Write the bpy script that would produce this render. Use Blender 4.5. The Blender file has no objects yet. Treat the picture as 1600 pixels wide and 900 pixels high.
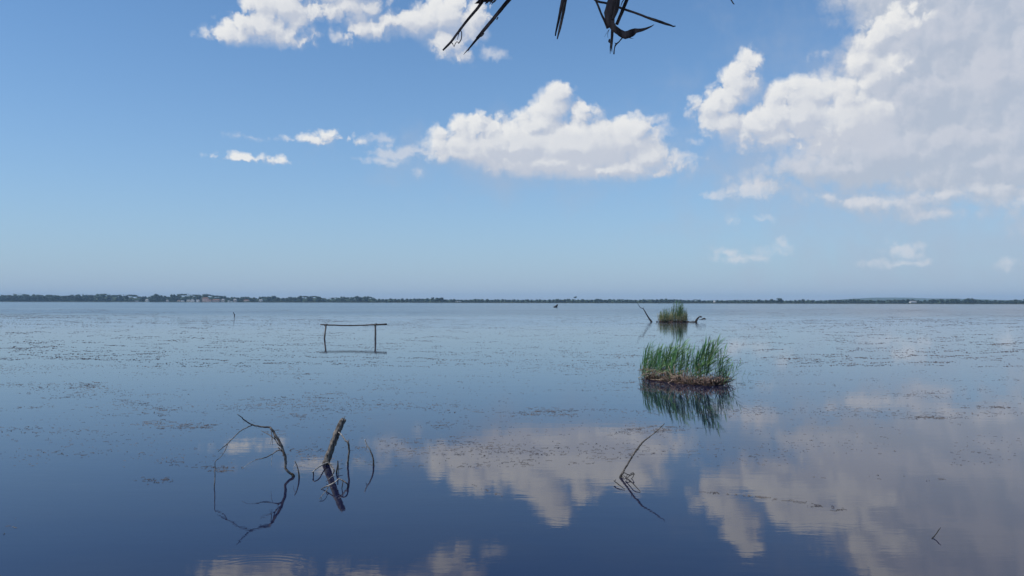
import bpy, bmesh, math, random
import numpy as np
from mathutils import Vector, Matrix, noise

R = math.radians
C = bpy.context.scene.collection

# ------------------------------------------------------------------ camera
F = 1250.0            # focal length in pixels of a 1600 wide picture
CAM_H = 3.2
PITCH = math.atan(21.0 / F)
ROLL = R(0.115)
ROT = Matrix.Rotation(R(90) + PITCH, 3, 'X') @ Matrix.Rotation(ROLL, 3, 'Z')
cam_data = bpy.data.cameras.new('camera')
cam_data.sensor_width = 36.0
cam_data.lens = 36.0 * F / 1600.0
cam_data.clip_start = 0.05
cam_data.clip_end = 40000.0
cam = bpy.data.objects.new('camera', cam_data)
C.objects.link(cam)
cam.location = (0, 0, CAM_H)
cam.rotation_euler = ROT.to_euler()
bpy.context.scene.camera = cam


def ray(px, py):
    return (ROT @ Vector((px - 800.0, -(py - 450.0), -F))).normalized()


def on_water(px, py, z=0.0):
    """Where the line of sight through a point of the photograph meets the level z."""
    d = ray(px, py)
    t = (z - CAM_H) / d.z
    return Vector((d.x * t, d.y * t, z))


def at_depth(px, py, y):
    d = ray(px, py)
    t = y / d.y
    return Vector((d.x * t, y, CAM_H + d.z * t))


# ------------------------------------------------------------------ light and view
SUN_EL, SUN_AZ = R(54), R(-112)      # azimuth measured from the view direction, negative to the left
sun_dir = Vector((math.sin(SUN_AZ) * math.cos(SUN_EL), math.cos(SUN_AZ) * math.cos(SUN_EL), math.sin(SUN_EL)))
sun_data = bpy.data.lights.new('sun', 'SUN')
sun_data.energy = 3.6
sun_data.angle = R(0.53)
sun_data.color = (1.0, 0.95, 0.87)
sun = bpy.data.objects.new('sun', sun_data)
C.objects.link(sun)
sun.rotation_euler = (-sun_dir).to_track_quat('-Z', 'Y').to_euler()

sc = bpy.context.scene
sc.view_settings.view_transform = 'Standard'
sc.view_settings.look = 'None'
sc.view_settings.exposure = 0.0
sc.view_settings.gamma = 1.0
sc.view_settings.use_curve_mapping = False
sc.render.engine = 'CYCLES'
sc.cycles.use_denoising = True
sc.cycles.max_bounces = 6
sc.cycles.volume_bounces = 0
sc.cycles.transparent_max_bounces = 8


# ------------------------------------------------------------------ node helpers
class NT:
    def __init__(self, tree):
        self.t = tree

    def n(self, kind, **kw):
        nd = self.t.nodes.new(kind)
        ins = kw.pop('ins', {})
        for k, v in kw.items():
            setattr(nd, k, v)
        for k, v in ins.items():
            if isinstance(v, bpy.types.NodeSocket):
                self.t.links.new(v, nd.inputs[k])
            else:
                nd.inputs[k].default_value = v
        return nd

    def m(self, op, a, b=None, c=None, clamp=False):
        nd = self.t.nodes.new('ShaderNodeMath')
        nd.operation = op
        nd.use_clamp = clamp
        for i, v in enumerate((a, b, c)):
            if v is None:
                continue
            if isinstance(v, bpy.types.NodeSocket):
                self.t.links.new(v, nd.inputs[i])
            else:
                nd.inputs[i].default_value = v
        return nd.outputs[0]

    def v(self, op, a, b=None, c=None, out=0, scale=None):
        nd = self.t.nodes.new('ShaderNodeVectorMath')
        nd.operation = op
        for i, v in enumerate((a, b, c)):
            if v is None:
                continue
            if isinstance(v, bpy.types.NodeSocket):
                self.t.links.new(v, nd.inputs[i])
            else:
                nd.inputs[i].default_value = v
        if scale is not None:
            if isinstance(scale, bpy.types.NodeSocket):
                self.t.links.new(scale, nd.inputs['Scale'])
            else:
                nd.inputs['Scale'].default_value = scale
        return nd.outputs[out]

    def mix(self, fac, a, b):
        nd = self.t.nodes.new('ShaderNodeMix')
        nd.data_type = 'RGBA'
        nd.clamp_factor = True
        for k, v in ((0, fac), (6, a), (7, b)):
            if isinstance(v, bpy.types.NodeSocket):
                self.t.links.new(v, nd.inputs[k])
            else:
                nd.inputs[k].default_value = v
        return nd.outputs[2]

    def ramp(self, v, lo, hi, a=0.0, b=1.0, smooth=True):
        nd = self.t.nodes.new('ShaderNodeMapRange')
        nd.interpolation_type = 'SMOOTHSTEP' if smooth else 'LINEAR'
        for i, x in enumerate((v, lo, hi, a, b)):
            if isinstance(x, bpy.types.NodeSocket):
                self.t.links.new(x, nd.inputs[i])
            else:
                nd.inputs[i].default_value = x
        return nd.outputs[0]

    def noise(self, vec, scale, detail=4.0, rough=0.55, dims='2D', out=0, dist=0.0, lac=2.0):
        nd = self.n('ShaderNodeTexNoise', noise_dimensions=dims,
                    ins={'Vector': vec, 'Scale': scale, 'Detail': detail, 'Roughness': rough, 'Distortion': dist,
                         'Lacunarity': lac})
        return nd.outputs[out]


def rgb(r, g, b):
    return (r, g, b, 1.0)


# ------------------------------------------------------------------ sky
world = bpy.data.worlds.new('World')
sc.world = world
world.use_nodes = True
world.node_tree.nodes.clear()
W = NT(world.node_tree)
KU = 1250.0      # cloud chart: azimuth and elevation in units of 1/1250 radian


def chart(px, py):
    d = ray(px, py)
    return math.atan2(d.x, d.y) * KU, math.asin(d.z) * KU


# cumulus heaps, as overlapping puffs: centre x, y, half width, half height
HEAPS = [
    (1372, 60, 28, 24), (1352, 94, 22, 20), (1384, 108, 34, 28), (1416, 38, 32, 26), (1376, 44, 14, 12), (1362, 128, 30, 18),
    # broken cloud at the upper left
    (440, 12, 60, 27), (405, 42, 52, 24), (368, 54, 38, 14), (430, 55, 50, 16), (466, 34, 26, 24),
    (545, 12, 58, 26), (572, 45, 34, 22), (552, 60, 20, 8), (605, 36, 34, 16), (655, 32, 40, 26), (700, 24, 46, 26),
    (735, 34, 32, 30), (700, 66, 32, 24), (716, 88, 22, 16), (766, 24, 16, 12), (520, -20, 90, 30),
    # small pair at the left
    (402, 248, 40, 8), (385, 246, 30, 6), (508, 213, 24, 11), (530, 219, 30, 8), (490, 218, 26, 6),
    # central cloud
    (872, 150, 26, 20), (862, 172, 38, 24), (905, 180, 30, 20), (838, 196, 48, 22), (750, 203, 54, 26),
    (746, 190, 22, 14), (692, 206, 18, 13), (712, 228, 44, 18), (800, 230, 120, 38), (900, 230, 110, 46),
    (975, 222, 52, 32), (996, 202, 26, 20), (1010, 246, 44, 28), (1035, 268, 36, 12), (872, 254, 146, 27),
    (952, 262, 110, 22), (760, 240, 92, 24), 
    # bright head of the large cloud
    (1166, 112, 27, 27), (1156, 130, 32, 30), (1146, 148, 36, 30), (1122, 166, 38, 22), (1135, 192, 42, 28), (1098, 162, 16, 10),
    (1190, 196, 50, 34), (1232, 154, 34, 30), (1272, 148, 44, 26), (1312, 155, 36, 24), (1255, 182, 80, 40),
    (1322, 192, 70, 48), (1215, 215, 70, 22),
]
HEAPS = [(a, b, c - (5 if d < 18 else 2), d - (3 if d < 12 else 1.5)) for a, b, c, d in HEAPS]
# the large grey mass behind it and its ragged lower edge
MASS = [
    (1368, 62, 40, 32), (1352, 96, 30, 28), (1382, 112, 50, 46), (1412, 30, 48, 34), (1374, 44, 20, 18),
    (1480, 60, 130, 84), (1560, 120, 130, 100), (1450, 150, 120, 86), (1500, 222, 150, 66), (1440, -60, 130, 100),
    (1390, 240, 120, 54), (1620, 200, 120, 120), (1330, 262, 90, 30), (1600, -60, 200, 160), (1700, 80, 200, 200),
    (1290, 306, 34, 14), (1348, 312, 44, 16), (1388, 318, 24, 12), (1250, 268, 60, 22), (1200, 290, 34, 14),
    (1430, 312, 40, 9), (1482, 303, 42, 9), (1534, 294, 42, 10), (1584, 282, 30, 12), (1605, 268, 30, 18),
    (1466, 334, 22, 5), (1720, 240, 120, 60), (1530, 256, 120, 40),
]
# small separate puffs, half transparent
PUFFS = [
    (655, 236, 48, 9), (604, 228, 30, 7),
    (1281, 117, 17, 11), (1286, 83, 12, 8), (1260, 92, 5, 6), (1145, 343, 8, 6), (1190, 342, 18, 7),
    (1138, 394, 24, 11), (1158, 404, 40, 9), (1206, 392, 26, 11), (1225, 383, 12, 10), (1414, 388, 26, 14),
    (1398, 380, 9, 10), (1430, 396, 18, 9), (1410, 410, 54, 6), (1570, 414, 22, 10), (656, 268, 9, 6),
    (595, 219, 28, 11), (615, 240, 50, 10), (595, 252, 46, 6), (425, 218, 40, 4), (1115, 305, 30, 8),
    (1070, 245, 26, 10), (1085, 220, 18, 8), (1292, 308, 28, 9), (1350, 314, 36, 11), (1388, 318, 22, 10), (1470, 304, 42, 6), (1540, 293, 38, 7), (1175, 300, 40, 14),
    (390, 215, 30, 5), (770, 85, 22, 10), (1020, 190, 24, 12), (1035, 205, 18, 18), (1600, 318, 30, 8),
]
VEIL = [
    (1470, 180, 280, 190), (1340, 300, 230, 90), (1540, 380, 300, 110), (860, 250, 240, 60), (1180, 250, 110, 60),
    (1900, 120, 320, 330),
]


def field_group(name, blobs, soft):
    g = bpy.data.node_groups.new(name, 'ShaderNodeTree')
    g.interface.new_socket('P', in_out='INPUT', socket_type='NodeSocketVector')
    g.interface.new_socket('D', in_out='OUTPUT', socket_type='NodeSocketFloat')
    gi = g.nodes.new('NodeGroupInput')
    go = g.nodes.new('NodeGroupOutput')
    N = NT(g)
    acc = None
    for (px, py, rx, ry) in blobs:
        cx, cy = chart(px, py)
        q = N.v('MULTIPLY_ADD', gi.outputs[0], (1.0 / rx, 1.0 / ry, 0), (-cx / rx, -cy / ry, 0))
        ln = N.v('LENGTH', q, out=1)
        r = 0.5 * math.sqrt(rx * ry) + 0.45 * min(rx, ry)
        r = min(r, 60.0)
        d = N.m('MULTIPLY_ADD', ln, -r, r)
        acc = d if acc is None else N.m('SMOOTH_MAX', acc, d, soft)
    g.links.new(acc, go.inputs[0])
    return g


def use(group, p):
    nd = world.node_tree.nodes.new('ShaderNodeGroup')
    nd.node_tree = group
    world.node_tree.links.new(p, nd.inputs[0])
    return nd.outputs[0]


tc = W.n('ShaderNodeTexCoord')
sep = W.n('ShaderNodeSeparateXYZ', ins={0: tc.outputs['Generated']})
dx, dy, dz = sep.outputs
az = W.m('MULTIPLY', W.m('ARCTAN2', dx, dy), KU)
el = W.m('MULTIPLY', W.m('ARCSINE', dz), KU)
P0 = W.n('ShaderNodeCombineXYZ', ins={0: az, 1: el, 2: 0.0}).outputs[0]
# domain warp, coarse and fine
wn = W.noise(P0, 1 / 42.0, 3.0, 0.55, out=1)
warp = W.v('SCALE', W.v('SUBTRACT', wn, (0.5, 0.5, 0.5)), scale=19.0)
wn2 = W.noise(P0, 1 / 9.0, 3.0, 0.6, out=1)
warp2 = W.v('SCALE', W.v('SUBTRACT', wn2, (0.5, 0.5, 0.5)), scale=6.0)
P1 = W.v('ADD', W.v('ADD', P0, warp), warp2)


def billow(vec, size, detail):
    vo = W.n('ShaderNodeTexVoronoi', voronoi_dimensions='2D', feature='F1',
             ins={'Vector': vec, 'Scale': 1.0 / size, 'Detail': detail, 'Roughness': 0.45, 'Lacunarity': 2.2})
    d = vo.outputs['Distance']
    return W.m('MULTIPLY_ADD', W.m('MULTIPLY', d, d), -1.1, 0.38)


g_heap = field_group('cloud_heaps', HEAPS, 14.0)
g_mass = field_group('cloud_mass', MASS, 18.0)
g_puff = field_group('cloud_puffs', PUFFS, 4.0)
g_veil = field_group('cloud_veil', VEIL, 30.0)

LIT = (-8.0, 11.0, 0.0)             # towards the sun on the chart
PL = W.v('ADD', P1, LIT)
b0 = billow(P1, 26.0, 3.0)
b1 = billow(PL, 26.0, 3.0)
fb = W.noise(P0, 1 / 70.0, 6.0, 0.6)
fbc = W.m('SUBTRACT', fb, 0.5)
fine = W.m('SUBTRACT', W.noise(P1, 1 / 16.0, 4.0, 0.65), 0.5)

# heaps
bamp = W.ramp(W.noise(P0, 1 / 95.0, 2.0, 0.5), 0.35, 0.65, 4.0, 11.0)
big = W.m('MULTIPLY', billow(P0, 72.0, 0.0), 7.0)
h0 = W.m('ADD', use(g_heap, P1), W.m('MULTIPLY_ADD', b0, bamp, big))
h1 = W.m('ADD', use(g_heap, PL), W.m('MULTIPLY_ADD', b1, bamp, big))
h_d = W.m('MULTIPLY_ADD', fbc, 16.0, W.m('ADD', h0, 5.5))
h_soft = W.ramp(W.m('SUBTRACT', h0, h1), -9.0, 4.0, 26.0, 10.0)
h_a = W.ramp(h_d, -3.0, h_soft)
h_lit = W.ramp(W.m('MULTIPLY_ADD', fine, 5.0, W.m('SUBTRACT', h0, h1)), -7.0, 14.0)
h_core = W.ramp(W.m('MULTIPLY_ADD', fbc, 24.0, h_d), 8.0, 40.0)
# mass
m0 = W.m('ADD', use(g_mass, P1), W.m('MULTIPLY', b0, 9.0))
m1 = W.m('ADD', use(g_mass, PL), W.m('MULTIPLY', b1, 9.0))
m_d = W.m('MULTIPLY_ADD', fbc, 46.0, W.m('MULTIPLY_ADD', fine, 5.0, W.m('ADD', m0, 6.0)))
m_a = W.ramp(m_d, -10.0, 24.0)
m_lit = W.ramp(W.m('MULTIPLY_ADD', fbc, 34.0, W.m('SUBTRACT', m0, m1)), -12.0, 17.0)
m_core = W.ramp(m_d, 10.0, 90.0)
# puffs
p_d = W.m('MULTIPLY_ADD', fbc, 26.0, use(g_puff, P1))
p_d = W.m('MULTIPLY_ADD', fine, 10.0, W.m('MULTIPLY_ADD', b0, 6.0, p_d))
p_a = W.m('MULTIPLY', W.ramp(p_d, -4.0, 12.0), 0.62)
# veil
v_d = W.m('MULTIPLY_ADD', fbc, 110.0, use(g_veil, P0))
v_a = W.m('MULTIPLY', W.ramp(v_d, -30.0, 75.0), 0.55)

sky = W.n('ShaderNodeTexSky', sky_type='NISHITA', sun_disc=False, sun_elevation=SUN_EL, sun_rotation=SUN_AZ,
          altitude=0.0, air_density=1.0, dust_density=0.3, ozone_density=3.0)
S = 10.0        # clouds are given for a background strength of 1/10
col = W.v('MULTIPLY', sky.outputs[0], (0.78, 1.12, 1.34))
# milky air low over the lagoon
milk = W.m('EXPONENT', W.m('MULTIPLY', W.m('MAXIMUM', el, 0.0), -1.0 / 190.0))
col = W.mix(W.m('MULTIPLY', milk, 0.92), col, rgb(0.37 * S, 0.465 * S, 0.625 * S))
# cumulus elsewhere in the sky, round the rest of the horizon and overhead
plane = W.v('DIVIDE', tc.outputs['Generated'], W.n('ShaderNodeCombineXYZ', ins={
    0: W.m('ADD', W.m('MAXIMUM', dz, 0.0), 0.12), 1: W.m('ADD', W.m('MAXIMUM', dz, 0.0), 0.12), 2: 1.0}).outputs[0])
far_n = W.noise(plane, 1.3, 8.0, 0.58)
far_m = W.m('MAXIMUM', W.ramp(W.m('ABSOLUTE', az), 900.0, 1150.0), W.ramp(el, 470.0, 640.0))
far_m = W.m('MULTIPLY', far_m, W.ramp(dz, 0.02, 0.10))
far_a = W.m('MULTIPLY', W.ramp(far_n, 0.56, 0.66), far_m)
col = W.mix(far_a, col, rgb(0.62 * S, 0.65 * S, 0.71 * S))

col = W.mix(v_a, col, rgb(0.41 * S, 0.475 * S, 0.595 * S))
mass_c = W.mix(m_lit, rgb(0.475 * S, 0.53 * S, 0.625 * S), rgb(0.64 * S, 0.66 * S, 0.72 * S))
mass_c = W.mix(W.m('MULTIPLY', m_core, 0.35), mass_c, rgb(0.49 * S, 0.525 * S, 0.62 * S))
col = W.mix(W.m('MULTIPLY', m_a, 0.88), col, mass_c)
heap_c = W.mix(h_lit, rgb(0.53 * S, 0.575 * S, 0.67 * S), rgb(0.86 * S, 0.86 * S, 0.85 * S))
heap_c = W.mix(W.m('MULTIPLY', h_core, 0.5), heap_c, rgb(0.61 * S, 0.64 * S, 0.71 * S))
col = W.mix(W.m('MULTIPLY', h_a, 0.95), col, heap_c)
col = W.mix(p_a, col, rgb(0.70 * S, 0.72 * S, 0.77 * S))
bg = W.n('ShaderNodeBackground', ins={'Color': col, 'Strength': 0.1})
wo = W.n('ShaderNodeOutputWorld', ins={'Surface': bg.outputs[0]})
world.cycles.sampling_method = 'MANUAL'
world.cycles.sample_map_resolution = 512


# ------------------------------------------------------------------ materials
def material(name):
    m = bpy.data.materials.new(name)
    m.use_nodes = True
    m.node_tree.nodes.clear()
    N = NT(m.node_tree)
    out = N.n('ShaderNodeOutputMaterial')
    return m, N, out


def link_out(N, out, sh):
    N.t.links.new(sh, out.inputs[0])


def water_material():
    m, N, out = material('lagoon_water')
    geo = N.n('ShaderNodeNewGeometry')
    pos = geo.outputs['Position']
    s = N.n('ShaderNodeSeparateXYZ', ins={0: pos})
    dist = s.outputs[1]
    # calm close to the shore, ruffled by the breeze farther out, in long drawn bands
    far = N.ramp(dist, 55.0, 230.0)
    mid = N.ramp(dist, 70.0, 170.0)
    band_v = N.v('MULTIPLY', pos, (0.0035, 0.022, 0.0))
    bands = N.ramp(N.noise(band_v, 1.0, 3.0, 0.6), 0.38, 0.62)
    streak_v = N.v('MULTIPLY', pos, (0.03, 0.22, 0.0))
    streaks = N.ramp(N.noise(streak_v, 1.0, 4.0, 0.65), 0.42, 0.66)
    ruffle = N.m('MULTIPLY', far, N.m('MULTIPLY_ADD', bands, 0.8, N.m('MULTIPLY', streaks, 0.5)))
    # slow swell and short ripples, crests lying across the view
    sw = N.noise(N.v('MULTIPLY', pos, (0.35, 1.1, 0.0)), 1.0, 2.0, 0.5)
    rp = N.noise(N.v('MULTIPLY', pos, (3.0, 9.0, 0.0)), 1.0, 3.0, 0.6)
    rp2 = N.noise(N.v('MULTIPLY', pos, (1.2, 5.0, 0.0)), 1.0, 3.0, 0.6)
    h = N.m('MULTIPLY', sw, 0.0013)
    rp3 = N.noise(N.v('MULTIPLY', pos, (0.10, 0.75, 0.0)), 1.0, 3.0, 0.55)
    h = N.m('MULTIPLY_ADD', rp3, N.m('MULTIPLY', mid, N.m('MULTIPLY_ADD', streaks, 0.045, 0.012)), h)
    h = N.m('MULTIPLY_ADD', rp, 0.0003, h)
    h = N.m('ADD', h, N.m('MULTIPLY', rp2, N.m('MULTIPLY_ADD', ruffle, 0.022, 0.0004)))
    # a fish has just risen near the bottom of the view: rings
    c = on_water(392, 905)
    dv = N.v('DISTANCE', pos, tuple(c), out=1)
    ring = N.m('SINE', N.m('MULTIPLY_ADD', sw, 9.0, N.m('MULTIPLY', dv, 62.0)))
    band = N.m('MULTIPLY', N.ramp(dv, 0.45, 0.7), N.ramp(dv, 1.0, 0.8))
    sx = N.n('ShaderNodeSeparateXYZ', ins={0: N.v('SUBTRACT', pos, tuple(c))})
    side = N.m('MULTIPLY', N.ramp(N.m('ABSOLUTE', sx.outputs[0]), 0.75, 0.35), N.ramp(sx.outputs[1], 0.0, 0.3))
    h = N.m('ADD', h, N.m('MULTIPLY', ring, N.m('MULTIPLY', N.m('MULTIPLY', N.m('MULTIPLY', band, side), N.ramp(sw, 0.35, 0.7)), 0.00028)))
    bump = N.n('ShaderNodeBump', ins={'Strength': 1.0, 'Distance': 1.0, 'Height': h})
    rough = N.m('ADD', N.m('MULTIPLY_ADD', ruffle, 0.02, 0.01), N.ramp(dist, 115.0, 230.0, 0.0, 0.13))
    murk = N.noise(N.v('MULTIPLY', pos, (0.25, 0.4, 0.0)), 1.0, 4.0, 0.6)
    base = N.mix(N.ramp(murk, 0.35, 0.7), rgb(0.005, 0.007, 0.033), rgb(0.010, 0.011, 0.033))
    # bottom weed showing faintly through at the left edge
    bs = N.n('ShaderNodeBsdfPrincipled', ins={'Base Color': base, 'Roughness': rough, 'IOR': 1.42,
                                              'Normal': bump.outputs[0]})
    link_out(N, out, bs.outputs[0])
    return m


def mesh_obj(name, verts, faces, mat, parent=None, smooth=False):
    me = bpy.data.meshes.new(name)
    me.from_pydata([tuple(v) for v in verts], [], faces)
    if mat is not None:
        me.materials.append(mat)
    if smooth:
        me.polygons.foreach_set('use_smooth', [True] * len(me.polygons))
    o = bpy.data.objects.new(name, me)
    C.objects.link(o)
    if parent is not None:
        o.parent = parent
    return o


def structure(o):
    o['kind'] = 'structure'
    return o


def stuff(o):
    o['kind'] = 'stuff'
    return o


def tag(o, label, cat, group=None):
    o['label'] = label
    o['category'] = cat
    if group:
        o['group'] = group
    return o


def empty(name, loc, label, cat, group=None):
    o = bpy.data.objects.new(name, None)
    C.objects.link(o)
    o.location = loc
    return tag(o, label, cat, group)


water = structure(mesh_obj('water', [(-5800, -60, 0), (5800, -60, 0), (5800, 5800, 0), (-5800, 5800, 0)],
                           [(0, 1, 2, 3)], water_material()))

rng = random.Random(11)
nrng = np.random.default_rng(5)


def simple_material(name, c1, c2, rough=0.85, scale=3.0, stretch=(1, 1, 1), wet=False, translucent=0.0, spec=0.3,
                    bump=0.0, per_object=0.0, bias=(0.35, 0.68)):
    m, N, out = material(name)
    tcn = N.n('ShaderNodeTexCoord')
    vec = N.v('MULTIPLY', tcn.outputs['Object'], stretch)
    nz = N.noise(vec, scale, 5.0, 0.62, dims='3D')
    col = N.mix(N.ramp(nz, bias[0], bias[1]), rgb(*c1), rgb(*c2))
    if per_object:
        oi = N.n('ShaderNodeObjectInfo')
        hsv = N.n('ShaderNodeHueSaturation', ins={
            'Hue': N.m('MULTIPLY_ADD', oi.outputs['Random'], 0.05, 0.475), 'Saturation': 1.0,
            'Value': N.m('MULTIPLY_ADD', oi.outputs['Random'], per_object, 1.0 - per_object / 2), 'Color': col})
        col = hsv.outputs[0]
    r = rough
    if wet:
        geo = N.n('ShaderNodeNewGeometry')
        s = N.n('ShaderNodeSeparateXYZ', ins={0: geo.outputs['Position']})
        jit = N.m('MULTIPLY_ADD', nz, 0.06, s.outputs[2])
        w = N.ramp(jit, 0.05, 0.13, 1.0, 0.0)
        col = N.mix(N.m('MULTIPLY', w, 0.75), col, rgb(c1[0] * 0.25, c1[1] * 0.25, c1[2] * 0.25))
    ins = {'Base Color': col, 'Roughness': r, 'Specular IOR Level': spec}
    if bump:
        b = N.n('ShaderNodeBump', ins={'Strength': 0.9, 'Distance': bump, 'Height': nz})
        ins['Normal'] = b.outputs[0]
    sh = N.n('ShaderNodeBsdfPrincipled', ins=ins).outputs[0]
    if translucent:
        tr = N.n('ShaderNodeBsdfTranslucent', ins={'Color': col})
        sh = N.n('ShaderNodeMixShader', ins={0: translucent, 1: sh, 2: tr.outputs[0]}).outputs[0]
    link_out(N, out, sh)
    return m


M_BARK = simple_material('weathered_bark', (0.04, 0.034, 0.030), (0.25, 0.22, 0.19), scale=9.0, stretch=(3, 3, 1),
                         wet=True, bump=0.01)
M_GREY = simple_material('grey_twig_bark', (0.035, 0.03, 0.026), (0.20, 0.175, 0.155), scale=14.0, wet=True, bump=0.004)
M_PALE = simple_material('bleached_twig', (0.17, 0.155, 0.14), (0.48, 0.45, 0.41), scale=16.0, wet=True, bump=0.004)
M_DARKWOOD = simple_material('dark_wet_wood', (0.018, 0.016, 0.015), (0.06, 0.052, 0.045), scale=12.0)
M_POLE = simple_material('grey_pole_wood', (0.07, 0.065, 0.06), (0.26, 0.23, 0.20), scale=2.6, stretch=(3, 3, 1), bump=0.01)
M_RAIL = simple_material('dark_rail_wood', (0.035, 0.032, 0.03), (0.11, 0.095, 0.085), scale=2.0, stretch=(1, 3, 3), bump=0.01)
M_LEAF = simple_material('reed_leaf', (0.045, 0.13, 0.05), (0.18, 0.34, 0.11), scale=2.0, rough=0.5, translucent=0.25,
                         per_object=0.5)
M_STEM = simple_material('reed_stem', (0.06, 0.12, 0.05), (0.17, 0.20, 0.09), scale=3.0, rough=0.5, per_object=0.4)
M_LEAF2 = simple_material('dry_green_leaf', (0.05, 0.13, 0.04), (0.14, 0.26, 0.08), scale=2.0, rough=0.6, translucent=0.25,
                          per_object=0.5)
M_DEAD = simple_material('dead_reed', (0.09, 0.055, 0.038), (0.48, 0.36, 0.27), scale=5.0, rough=0.8, per_object=0.4)
M_TAN = simple_material('tan_reed', (0.13, 0.12, 0.055), (0.32, 0.28, 0.15), scale=5.0, rough=0.8, per_object=0.3)
M_ROOT = simple_material('root_mat', (0.016, 0.010, 0.008), (0.075, 0.045, 0.03), scale=7.0, rough=0.9, bump=0.03)
M_WEED = simple_material('floating_weed', (0.04, 0.034, 0.038), (0.13, 0.11, 0.10), scale=0.7, rough=0.6, spec=0.2)
M_TREE = simple_material('far_foliage', (0.016, 0.028, 0.018), (0.05, 0.07, 0.034), scale=0.25, rough=0.9, per_object=0.7)
M_TREE_DARK = simple_material('far_dark_foliage', (0.014, 0.024, 0.014), (0.035, 0.05, 0.025), scale=0.25, rough=0.9)
M_TRUNK = simple_material('far_trunk', (0.05, 0.04, 0.03), (0.12, 0.09, 0.07), scale=1.0)
M_BELT = simple_material('shore_reed_belt', (0.02, 0.026, 0.014), (0.06, 0.062, 0.03), scale=0.06, rough=0.95)
M_LAND = simple_material('shore_land', (0.05, 0.06, 0.03), (0.12, 0.11, 0.06), scale=0.02, rough=0.95)
M_HILL = simple_material('far_hill', (0.06, 0.08, 0.05), (0.10, 0.12, 0.07), scale=0.004, rough=1.0)
M_THATCH = simple_material('thatch_reed', (0.035, 0.022, 0.020), (0.20, 0.13, 0.11), scale=60.0, stretch=(1, 1, 0.15),
                           rough=0.7, bump=0.0008)
M_THATCH_TAN = simple_material('thatch_reed_tan', (0.05, 0.032, 0.026), (0.34, 0.24, 0.18), scale=40.0, rough=0.7, bump=0.0006)
M_WINDOW = simple_material('window_glass', (0.02, 0.025, 0.03), (0.05, 0.055, 0.06), rough=0.15, scale=0.5, spec=0.5)


# ------------------------------------------------------------------ mesh pieces
class Mesh:
    def __init__(self):
        self.v, self.f, self.mi = [], [], []

    def add(self, verts, faces, mi=0):
        b = len(self.v)
        self.v += [tuple(p) for p in verts]
        self.f += [tuple(i + b for i in f) for f in faces]
        self.mi += [mi] * len(faces)

    def data(self, name, mats, smooth=True):
        me = bpy.data.meshes.new(name)
        me.from_pydata(self.v, [], self.f)
        for m in mats:
            me.materials.append(m)
        me.polygons.foreach_set('material_index', self.mi)
        me.polygons.foreach_set('use_smooth', [smooth] * len(self.f))
        me.update()
        return me

    def obj(self, name, mats, parent=None, smooth=True, origin=None):
        if origin is not None:
            o_ = Vector(origin)
            self.v = [tuple(Vector(p) - o_) for p in self.v]
        o = bpy.data.objects.new(name, self.data(name, mats, smooth))
        C.objects.link(o)
        if parent is not None:
            o.parent = parent
        if origin is not None:
            o.location = Vector(origin)
        return o


def spline(pts, rad, step):
    """Catmull-Rom through pts with radii, resampled about every step."""
    P = [Vector(p) for p in pts]
    if len(P) == 2:
        P = [P[0], (P[0] + P[1]) / 2, P[1]]
        rad = [rad[0], (rad[0] + rad[1]) / 2, rad[1]]
    out, ro = [], []
    for i in range(len(P) - 1):
        p0 = P[i - 1] if i else P[0] * 2 - P[1]
        p1, p2 = P[i], P[i + 1]
        p3 = P[i + 2] if i + 2 < len(P) else P[-1] * 2 - P[-2]
        n = max(1, int((p2 - p1).length / step + 0.5))
        for k in range(n):
            t = k / n
            out.append(0.5 * ((2 * p1) + (p2 - p0) * t + (2 * p0 - 5 * p1 + 4 * p2 - p3) * t * t
                              + (3 * p1 - 3 * p2 + p3 - p0) * t ** 3))
            ro.append(rad[i] * (1 - t) + rad[i + 1] * t)
    out.append(P[-1])
    ro.append(rad[-1])
    return out, ro


def tube(mb, pts, rad, sides=7, step=0.05, wob=0.0, rough=0.0, mi=0, seed=0, flat=1.0):
    if isinstance(rad, (int, float)):
        rad = [rad] * len(pts)
    P, Rr = spline(pts, rad, step)
    if wob:
        for i in range(1, len(P) - 1):
            w = noise.noise_vector(Vector((i * 0.45 + seed * 7.3, seed, 0)))
            P[i] = P[i] + Vector(w) * wob
    n = len(P)
    T = [(P[min(i + 1, n - 1)] - P[max(i - 1, 0)]).normalized() for i in range(n)]
    ref = Vector((0, 0, 1)) if abs(T[0].z) < 0.9 else Vector((0, 1, 0))
    U = ref.cross(T[0]).normalized()
    verts, faces = [], []
    for i in range(n):
        U = (U - T[i] * U.dot(T[i]))
        U = U.normalized() if U.length > 1e-6 else T[i].orthogonal().normalized()
        V = T[i].cross(U)
        for k in range(sides):
            a = 2 * math.pi * k / sides
            r = Rr[i]
            if rough:
                r *= 1 + rough * (noise.noise(Vector((math.cos(a) * 1.3 + seed, math.sin(a) * 1.3, i * 0.55))) * 1.6)
            verts.append(P[i] + U * math.cos(a) * r + V * math.sin(a) * r * flat)
    for i in range(n - 1):
        for k in range(sides):
            a, b = i * sides + k, i * sides + (k + 1) % sides
            faces.append((a, b, b + sides, a + sides))
    faces.append(tuple(reversed(range(sides))))
    faces.append(tuple(range((n - 1) * sides, n * sides)))
    mb.add(verts, faces, mi)
    return P, Rr


ICO_V, ICO_F = None, None


def ico(level):
    bm = bmesh.new()
    bmesh.ops.create_icosphere(bm, subdivisions=level, radius=1.0)
    v = [x.co.copy() for x in bm.verts]
    f = [tuple(q.index for q in x.verts) for x in bm.faces]
    bm.free()
    return v, f


ICO1, ICO2 = ico(1), ico(2)


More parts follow.
